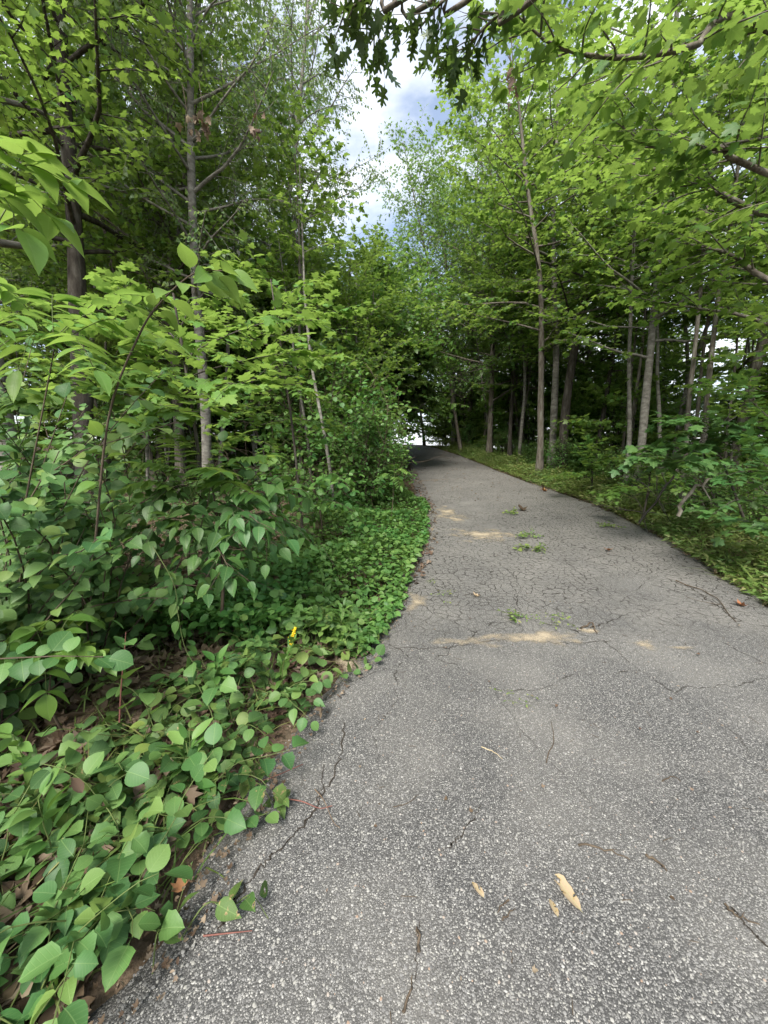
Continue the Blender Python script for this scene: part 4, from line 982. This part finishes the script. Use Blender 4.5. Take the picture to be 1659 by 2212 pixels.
carpet('ground_cover', 'bright leafy ground cover on the bank along the inner path edge', 13000, lambda y, t: xl(y) + .12 - 2.0 * t ** 1.1, (2.6, 9.5), lambda x, y: (.10 + .42 * bump(x, y)) * (.35 + .65 * smooth(.0, .7, xl(y) - x + .15)), .07, 'round_lo', M['cover'], 1.25)
carpet('ground_cover', 'shaded leafy undergrowth behind the bank shrubs', 9000, lambda y, t: xl(y) - 1.6 - 7 * t, (3.2, 14), lambda x, y: .15 + .8 * bump(x, y), .085, 'round_lo', M['shrub'], 1.1)
carpet('ground_cover', 'grassy weeds lining the outer path verge', 24000, lambda y, t: xr(y) - .10 + 1.45 * t ** 1.15, (2.6, 25), lambda x, y: (.12 + .45 * bump(x, y)) * (.3 + .7 * smooth(0, .5, x - xr(y) + .1)), .10, 'lance_lo', M['weed'], 1.2, .7)
carpet('ground_cover', 'leafy undergrowth at the foot of the outer thicket', 8000, lambda y, t: xr(y) + .9 + 5 * t ** 1.3, (3.2, 20), lambda x, y: .12 + .6 * bump(x, y), .09, 'round_lo', M['maple'], 1.1)

# --- bare brush beside the bend
def tangle(name, label, base, n, L, r, mat, spread=.5, group=None):
    root = thing(name, base, label, 'brush', group); b = Buf()
    for i in range(n):
        a = rng.random() * 6.28; e = .7 + .8 * rng.random()
        q = poly(np.append(rng.normal(0, spread, 2), -.05), (math.cos(a) * math.cos(e), math.sin(a) * math.cos(e), math.sin(e)), L * (.5 + .8 * rng.random()), 14, .16, -.085)
        tube(b, q, np.linspace(r, r * .35, 15), 4)
        for k in range(3):
            p, t = along(q, np.array([.3 + .6 * rng.random()])); tube(b, poly(p[0], t[0] + rng.normal(0, .6, 3), L * .3 * rng.random() + .1, 6, .2, -.05), np.linspace(r * .5, r * .2, 7), 3)
    o = b.obj('stems', M[mat], root, attrs=False); o['kind'] = 'stuff'
    return root
tangle('brush_tangle', 'tangle of bare brown stems beside the bend', gp(-.75, 9.6), 60, 1.9, .007, 'brown', .45)
tangle('brush_tangle', 'smaller bare tangle leaning onto the path edge', gp(-.95, 11.8), 40, 1.7, .007, 'brown', .4)
tangle('brush_tangle', 'dry stems standing behind the bank shrubs', gp(-1.6, 8.6), 45, 2.4, .007, 'twig', .6)
tangle('brush_tangle', 'dead brush piled under the outer thicket', gp(5.9, 6.4), 45, 2.0, .008, 'darkbark', .5)
tangle('brush_tangle', 'dead twigs at the foot of the vine wrapped trunk', gp(-2.6, 4.6), 35, 1.8, .006, 'twig', .6)

def stick(name, label, cat, P, r, mat, branches=0, n=16, group=None):
    P = [np.asarray(p) for p in P]; root = thing(name, P[0], label, cat, group); q = spline(P, n) - P[0]
    q[1:-1] += rng.normal(0, r * .8, (n - 2, 3))
    b = Buf(); tube(b, q, np.linspace(r, r * .45, n), 6); b.obj('stem', M[mat], root, attrs=False)
    for k in range(branches):
        b = Buf(); p, t = along(q, np.array([.3 + .6 * rng.random()]))
        tube(b, poly(p[0], t[0] + rng.normal(0, .6, 3) + UP * .2, np.linalg.norm(q[-1]) * (.15 + .25 * rng.random()), 6, .15), np.linspace(r * .45, r * .15, 7), 5); b.obj('side_branch', M[mat], root, attrs=False)
    return root
stick('dead_branch', 'pale weathered dead branch arching out of the outer thicket', 'branch', [at(1465, 1115, 5.6), at(1490, 1065, 5.5), at(1540, 1030, 5.4), at(1580, 985, 5.4)], .028, 'deadwood', 3)
stick('dead_branch', 'thin grey dead branch crossing behind the arching one', 'branch', [at(1380, 1130, 6.2), at(1440, 1050, 6.2), at(1500, 960, 6.4), at(1590, 900, 6.8)], .018, 'darkbark', 4)
stick('leaning_stem', 'dark stem leaning at the lower picture edge behind the runners', 'stem', [at(45, 1510, 2.0), at(20, 1450, 2.0), at(-15, 1400, 2.05)], .022, 'darkbark', 1)
stick('leaning_stem', 'second dark stem rising beside the leaning one', 'stem', [at(25, 1515, 2.1), at(5, 1440, 2.1), at(0, 1370, 2.2), at(20, 1200, 2.3)], .018, 'darkbark', 1)
#stick('fallen_limb', 'pale curved bough reaching across the strip of sky', 'branch', [at(560, 400, 14), at(640, 370, 14), at(720, 345, 14), at(765, 320, 14)], .05, 'palebark', 4)

# --- small things on the asphalt
def lie(u, v, l=.004): return on_road(u, v, l)
twigs = [((1250, 1828), (1300, 1836), (1360, 1860), .004, 'dark twig lying beyond the tan leaf'), ((1395, 1850), (1425, 1868), (1440, 1885), .005, 'short thick dark twig at the end of the dark twig row'),
         ((1085, 1990), (1100, 1978), (1112, 1968), .003, 'tiny stick midway between tan scraps'), ((1180, 1650), (1196, 1600), (1190, 1560), .003, 'thin dark twig on the bare middle asphalt'),
         ((905, 2060), (908, 2030), (900, 2005), .005, 'knotted brown twig near the bottom of the path'), ((1565, 1955), (1590, 1985), (1640, 2000), .004, 'forked dark twig by the outer picture edge'),
         ((850, 1745), (880, 1738), (905, 1718), .002, 'faint thin twig in the inner half of the path'), ((1040, 1615), (1065, 1625), (1085, 1640), .0022, 'pale straw bit on the middle asphalt'),
         ((1255, 1360), (1280, 1352), (1290, 1370), .009, 'curled brown twig beside the sand patch'), ((1460, 1255), (1540, 1290), (1590, 1345), .007, 'long curving dark twig near the outer edge'),
         ((1430, 1690), (1450, 1680), (1470, 1690), .003, 'small twig on the outer asphalt'), ((1100, 1945), (1085, 1955), (1075, 1975), .003, 'bent stick left of the tan leaf'),
         ((870, 2190), (885, 2150), (890, 2110), .004, 'brown stem bit at the bottom edge of the picture')]
for a, b_, c, r, l in twigs:
    stick('twig', l, 'twig', [lie(*a, r), lie(*b_, r * 1.5), lie(*c, r)], r, 'straw' if 'straw' in l else 'twig', 1 if r > .003 else 0, 10)
def dropped(name, label, u, v, size, ang, tpl, mat, tilt=.1, cat='leaf'):
    p = lie(u, v, .006); me = leafmesh(tpl, M[mat]); o = link(name, me); o.location = tuple(p); o.rotation_euler = (tilt, tilt * .6, ang); o.scale = (size,) * 3
    return tag(o, label, cat)
TPL['beech_hi'] = blade([0, .08, .2, .35, .5, .65, .8, .92, 1.], [.0, .10, .16, .22, .20, .12, .17, .08, .0], .3, -.12, .1, .1, [.0, .07, .13, .14, .18, .17, .19, .12, .0])
dropped('dead_leaf', 'large tan dead leaf lying alone on the near asphalt', 1255, 1972, .115, .35, 'beech_hi', 'tanleaf', -.12)
dropped('dead_leaf', 'narrow tan leaf scrap just below the large tan leaf', 1205, 1985, .055, .1, 'lance_hi', 'tanleaf')
dropped('dead_leaf', 'curled tan scrap beside the bent stick', 1045, 1945, .06, .5, 'lance_hi', 'tanleaf')
dropped('dead_leaf', 'orange dead leaf by the outer edge of the path', 1610, 1312, .11, 1.2, 'dry_maple', 'orangeleaf', .2)
dropped('dead_leaf', 'orange leaf where the path narrows beside the verge', 1180, 1062, .22, 1., 'dry_maple', 'orangeleaf', .2)
dropped('dead_leaf', 'small yellow brown leaf on the cracked inner asphalt', 1035, 1290, .09, 2., 'dry_maple', 'tanleaf', .2)
dropped('dead_leaf', 'reddish leaf on the outer cracked asphalt', 1315, 1190, .12, 2.6, 'dry_maple', 'orangeleaf', .2)
dropped('dead_leaf', 'brown leaf clump in the middle of the cracked asphalt', 1130, 1105, .22, .3, 'dry_maple', 'dryleaf', .35)
dropped('dead_leaf', 'rusty scrap by the soil below the eaten runner leaves', 385, 1935, .05, .3, 'dry_maple', 'orangeleaf', .3)
for (u, v, s, l) in ((1103, 1335, .11, 'tuft of green weed in a crack above the sand patch'), (1197, 1341, .09, 'second weed tuft in the same crack line'), (1165, 1348, .05, 'tiny weed between the two tufts'),
                     (1105, 1520, .05, 'single small green weed on the bare asphalt'), (1150, 1190, .2, 'pale trailing weed in the cracked middle of the path'), (1140, 1160, .16, 'weed sprig behind the pale trailing weed'),
                     (1105, 1110, .18, 'farther weed in a crack up the path'), (1310, 1140, .16, 'weed clump growing in from the outer edge'), (960, 1290, .07, 'faint weed in the cracked inner asphalt'), (935, 1265, .06, 'small weed nearer the bank leaves')):
    p = lie(u, v, 0.); vine_clump('crack_weed', p, l, 'weed', 'weeds in the asphalt cracks', 9, (s * .6, s * 1.3), (.2, 1.2), max(.018, s * .28), .018, M['weed'], ['round_hi', 'lance_hi'], 30, grav=-.1, r=.0015)
# runners over the asphalt edge
def runner(label, uv, leaf, step, mat, stem='greenstem', r=.0025, lift=.03, his=('ovate_hi',), single=40):
    P = [lie(u, v, .01 + lift * (i % 2)) for i, (u, v) in enumerate(uv)]; root = thing('vine_runner', P[0], label, 'vine'); q = spline(P, 18)
    b = Buf(); tube(b, q - P[0], np.linspace(r, r * .5, 18), 5); b.obj('stem', M[stem], root, attrs=False)
    if leaf:
        lv = Leaves(); leaves_on(lv, q, step, leaf, ang=1.1, droop=-.1, njit=.5, s0=.3); emit(root, lv, 'round_lo', list(his), mat, single)
    return root
runner('small vine runner creeping alone onto the asphalt', [(395, 2030), (450, 1985), (500, 1965), (545, 1968), (580, 1990)], .075, .06, M['bitter_eaten'], lift=.05)
runner('yellowing runner with torn leaves at the broken asphalt edge', [(330, 2110), (345, 2060), (370, 2010), (400, 1960)], .085, .06, M['bitter_eaten'], lift=.06)
runner('dry reddish stem reaching over the asphalt from the runners', [(440, 1690), (510, 1698), (560, 1692), (655, 1682)], 0, .1, None, 'redstem', .004, .06)
runner('thin dry stem curling on the asphalt below the reddish stem', [(600, 1730), (650, 1745), (690, 1752), (718, 1755)], 0, .1, None, 'redstem', .003, .02)
runner('loose wiry stem lying across the crack', [(680, 1710), (700, 1740), (720, 1780), (735, 1800)], 0, .1, None, 'brown', .002, .01)
runner('short red stalk lying on the asphalt near the lone runner', [(440, 2030), (490, 2025), (545, 2018)], 0, .1, None, 'redstem', .003, .0)
runner('leafy sprig at the tip of the reddish stem', [(520, 1705), (560, 1720), (590, 1740), (612, 1752)], .05, .03, M['bitter_eaten'], lift=.05)
runner('row of small leaves creeping onto the asphalt past the goldenrod', [(700, 1485), (740, 1470), (780, 1450), (815, 1435)], .07, .05, M['bitter'], lift=.04, his=('round_hi',))

# --- goldenrod
base = gp(-.62, 2.15); tip = at(637, 1362, 2.15)
gr = thing('goldenrod', base, 'goldenrod with a small yellow plume above the runners', 'flower')
q = spline([base, (base + tip) / 2 + np.array([-.03, 0, .0]), tip], 20); b = Buf(); tube(b, q - base, np.linspace(.004, .0016, 20), 6); b.obj('stem', M['greenstem'], gr, attrs=False)
lv = Leaves(); leaves_on(lv, q[2:17], .012, .085, ang=.9, droop=-.1, njit=.4, jit=.35); emit(gr, lv, 'lance_lo', ['lance_hi'], M['cover'], 60)
b = Buf()
for k in range(120):
    s = .82 + .2 * rng.random(); p = along(q, np.array([min(s, .999)]))[0][0] + rng.normal(0, .016 * (1.1 - s) * 1.7 + .002, 3) + np.array([0, 0, (s - .9) * .1])
    a = nrmz(rng.normal(0, 1, (6, 3))) * .0065
    b.add(p - base + np.array([(1, 0, 0), (-1, 0, 0), (0, 1, 0), (0, -1, 0), (0, 0, 1), (0, 0, -1)]) * (.0025 + .0025 * rng.random()), [(0, 2, 4), (2, 1, 4), (1, 3, 4), (3, 0, 4), (2, 0, 5), (1, 2, 5), (3, 1, 5), (0, 3, 5)])
b.obj('bloom', M['yellow'], gr, attrs=False)
for (x, y, h, l) in ((-1.15, 1.15, .26, 'narrow leaved herb poking through the runners near the camera'), (-.82, 1.45, .24, 'small narrow leaved herb by the broken asphalt edge'), (-1.5, 1.45, .3, 'narrow leaved herb beside the bare litter'), (-.35, 2.75, .3, 'narrow leaved herb between goldenrod and path'), (-.95, 2.0, .28, 'young narrow leaved herb standing over the litter'), (-.5, 3.2, .35, 'narrow leaved herb behind the goldenrod'), (4.55, 4.6, .35, 'broad weed standing on the outer verge'), (4.2, 4.0, .28, 'leafy weed at the outer path edge')):
    base = gp(x, y); hr = thing('leafy_herb', base, l, 'herb'); q = poly(base, (0, 0, 1), h, 8, .06); b = Buf(); tube(b, q - base, np.linspace(.003, .0015, 9), 5); b.obj('stem', M['greenstem'], hr, attrs=False)
    lv = Leaves(); leaves_on(lv, q, .012, .1, ang=1., droop=.0, njit=.3, jit=.35); emit(hr, lv, 'lance_lo', ['lance_hi'], M['cover'], 60)

# --- dead leaf bunches caught in the aspen
for (u, v, Y, n, l) in ((435, 265, 5.5, 14, 'bunch of dead brown leaves caught high in the aspen'), (552, 278, 6.0, 8, 'small dead leaf bunch near the fringe of the sky'), (400, 270, 5.6, 5, 'few withered leaves beside the larger dead bunch'), (1100, 180, 5.0, 8, 'withered leaf bunch hanging under the near maple boughs')):
    p = at(u, v, Y); root = thing('dead_leaf_bunch', p, l, 'dead leaves'); b = Buf(); tube(b, np.array([[0, 0, .45], [.03, 0, .2], [0, 0, 0.], [0, .01, -.12]]), [.005, .004, .003, .002], 4); b.obj('twig', M['twig'], root, attrs=False)
    lv = Leaves(); pp = p + rng.normal(0, .07, (n, 3)); lv.add(pp, np.array([0, 0, -1.]) + rng.normal(0, .4, (n, 3)), rng.normal(0, 1, (n, 3)), .075 + .035 * rng.random(n)); emit(root, lv, 'dry_maple', ['dry_maple'], M['dryleaf'], n)

# --- low leafage between the trunks at the far side, and one more crown beside the sky
for i, (dx, y, s) in enumerate(((1.6, 23., .55), (2.4, 19.5, .6), (3.2, 16.5, .6), (1.7, 27., .6), (4.2, 21., .7), (5.0, 17., .7), (2.2, 14.2, .42), (3.6, 25., .75), (6.0, 14., .7), (6.4, 11.5, .6), (5.4, 29., .8), (7.5, 19., .8), (3.4, 11.6, .42), (4.6, 9.4, .5))):
    place('thick%d' % (i % 2), xr(y) + dx, y, i * 1.7, s, 'bushy light green young maple low between the outer trunks', 'low bushy maples between the outer trunks')
solo('oak_tree', 1000, 21.0, 'slim oak at the verge leaning in beside the strip of sky', M['bark'], M['oakbright'], 'oak_hi', H=15, r0=.09, cb=4.5, spread=3.0, nl=60, leaf=.16, flat=False, twn=13, step=.11, e0=.2, e1=1., droop=.35, njit=.6, lean=(-.2, -.02))
litter('leaf_litter', 'tiny brown leaf crumbs scattered thinly over the near asphalt', 260, lambda y, t: xl(y) + .1 + (xr(y) - xl(y) - .2) * t, (.7, 9.), .016)
b = Buf()
for k in range(150):                                    # needle thin twig bits strewn over the asphalt
    y = .8 + 9 * rng.random() ** 1.4; x = xl(y) + .1 + (xr(y) - xl(y) - .2) * rng.random(); a = rng.random() * 6.28; l_ = .015 + .05 * rng.random()
    X = x + np.array([-.5, 0, .5]) * l_ * math.cos(a); Y = y + np.array([-.5, .06, .5]) * l_ * math.sin(a)
    tube(b, np.stack([X, Y, roadz(X, Y) + .0025], -1), [.0014, .0012, .0008], 4)
tag(b.obj('twig_litter', M['twig'], attrs=False), 'thin bits of twig strewn over the near asphalt', kind='stuff')
# --- say which one: things of one kind in the woods, counted outward from the path
NUM = ['first', 'second', 'third', 'fourth', 'fifth', 'sixth', 'seventh', 'eighth', 'ninth', 'tenth', 'eleventh', 'twelfth', 'thirteenth', 'fourteenth', 'fifteenth', 'sixteenth', 'seventeenth', 'eighteenth', 'nineteenth', 'twentieth',
       'twenty-first', 'twenty-second', 'twenty-third', 'twenty-fourth', 'twenty-fifth', 'twenty-sixth', 'twenty-seventh', 'twenty-eighth', 'twenty-ninth', 'thirtieth', 'thirty-first', 'thirty-second', 'thirty-third', 'thirty-fourth', 'thirty-fifth', 'thirty-sixth', 'thirty-seventh', 'thirty-eighth', 'thirty-ninth', 'fortieth']
by = {}
for o in SC.objects:
    if o.parent is None and o.get('label') and o.get('category'): by.setdefault(o['label'], []).append(o)
for l, os_ in by.items():
    if len(os_) < 2: continue
    os_.sort(key=lambda o: abs(pix(np.array(o.location))[0][0] - 860))
    for i, o in enumerate(os_): o['label'] = l + ', ' + NUM[min(i, 39)] + ' from the path'
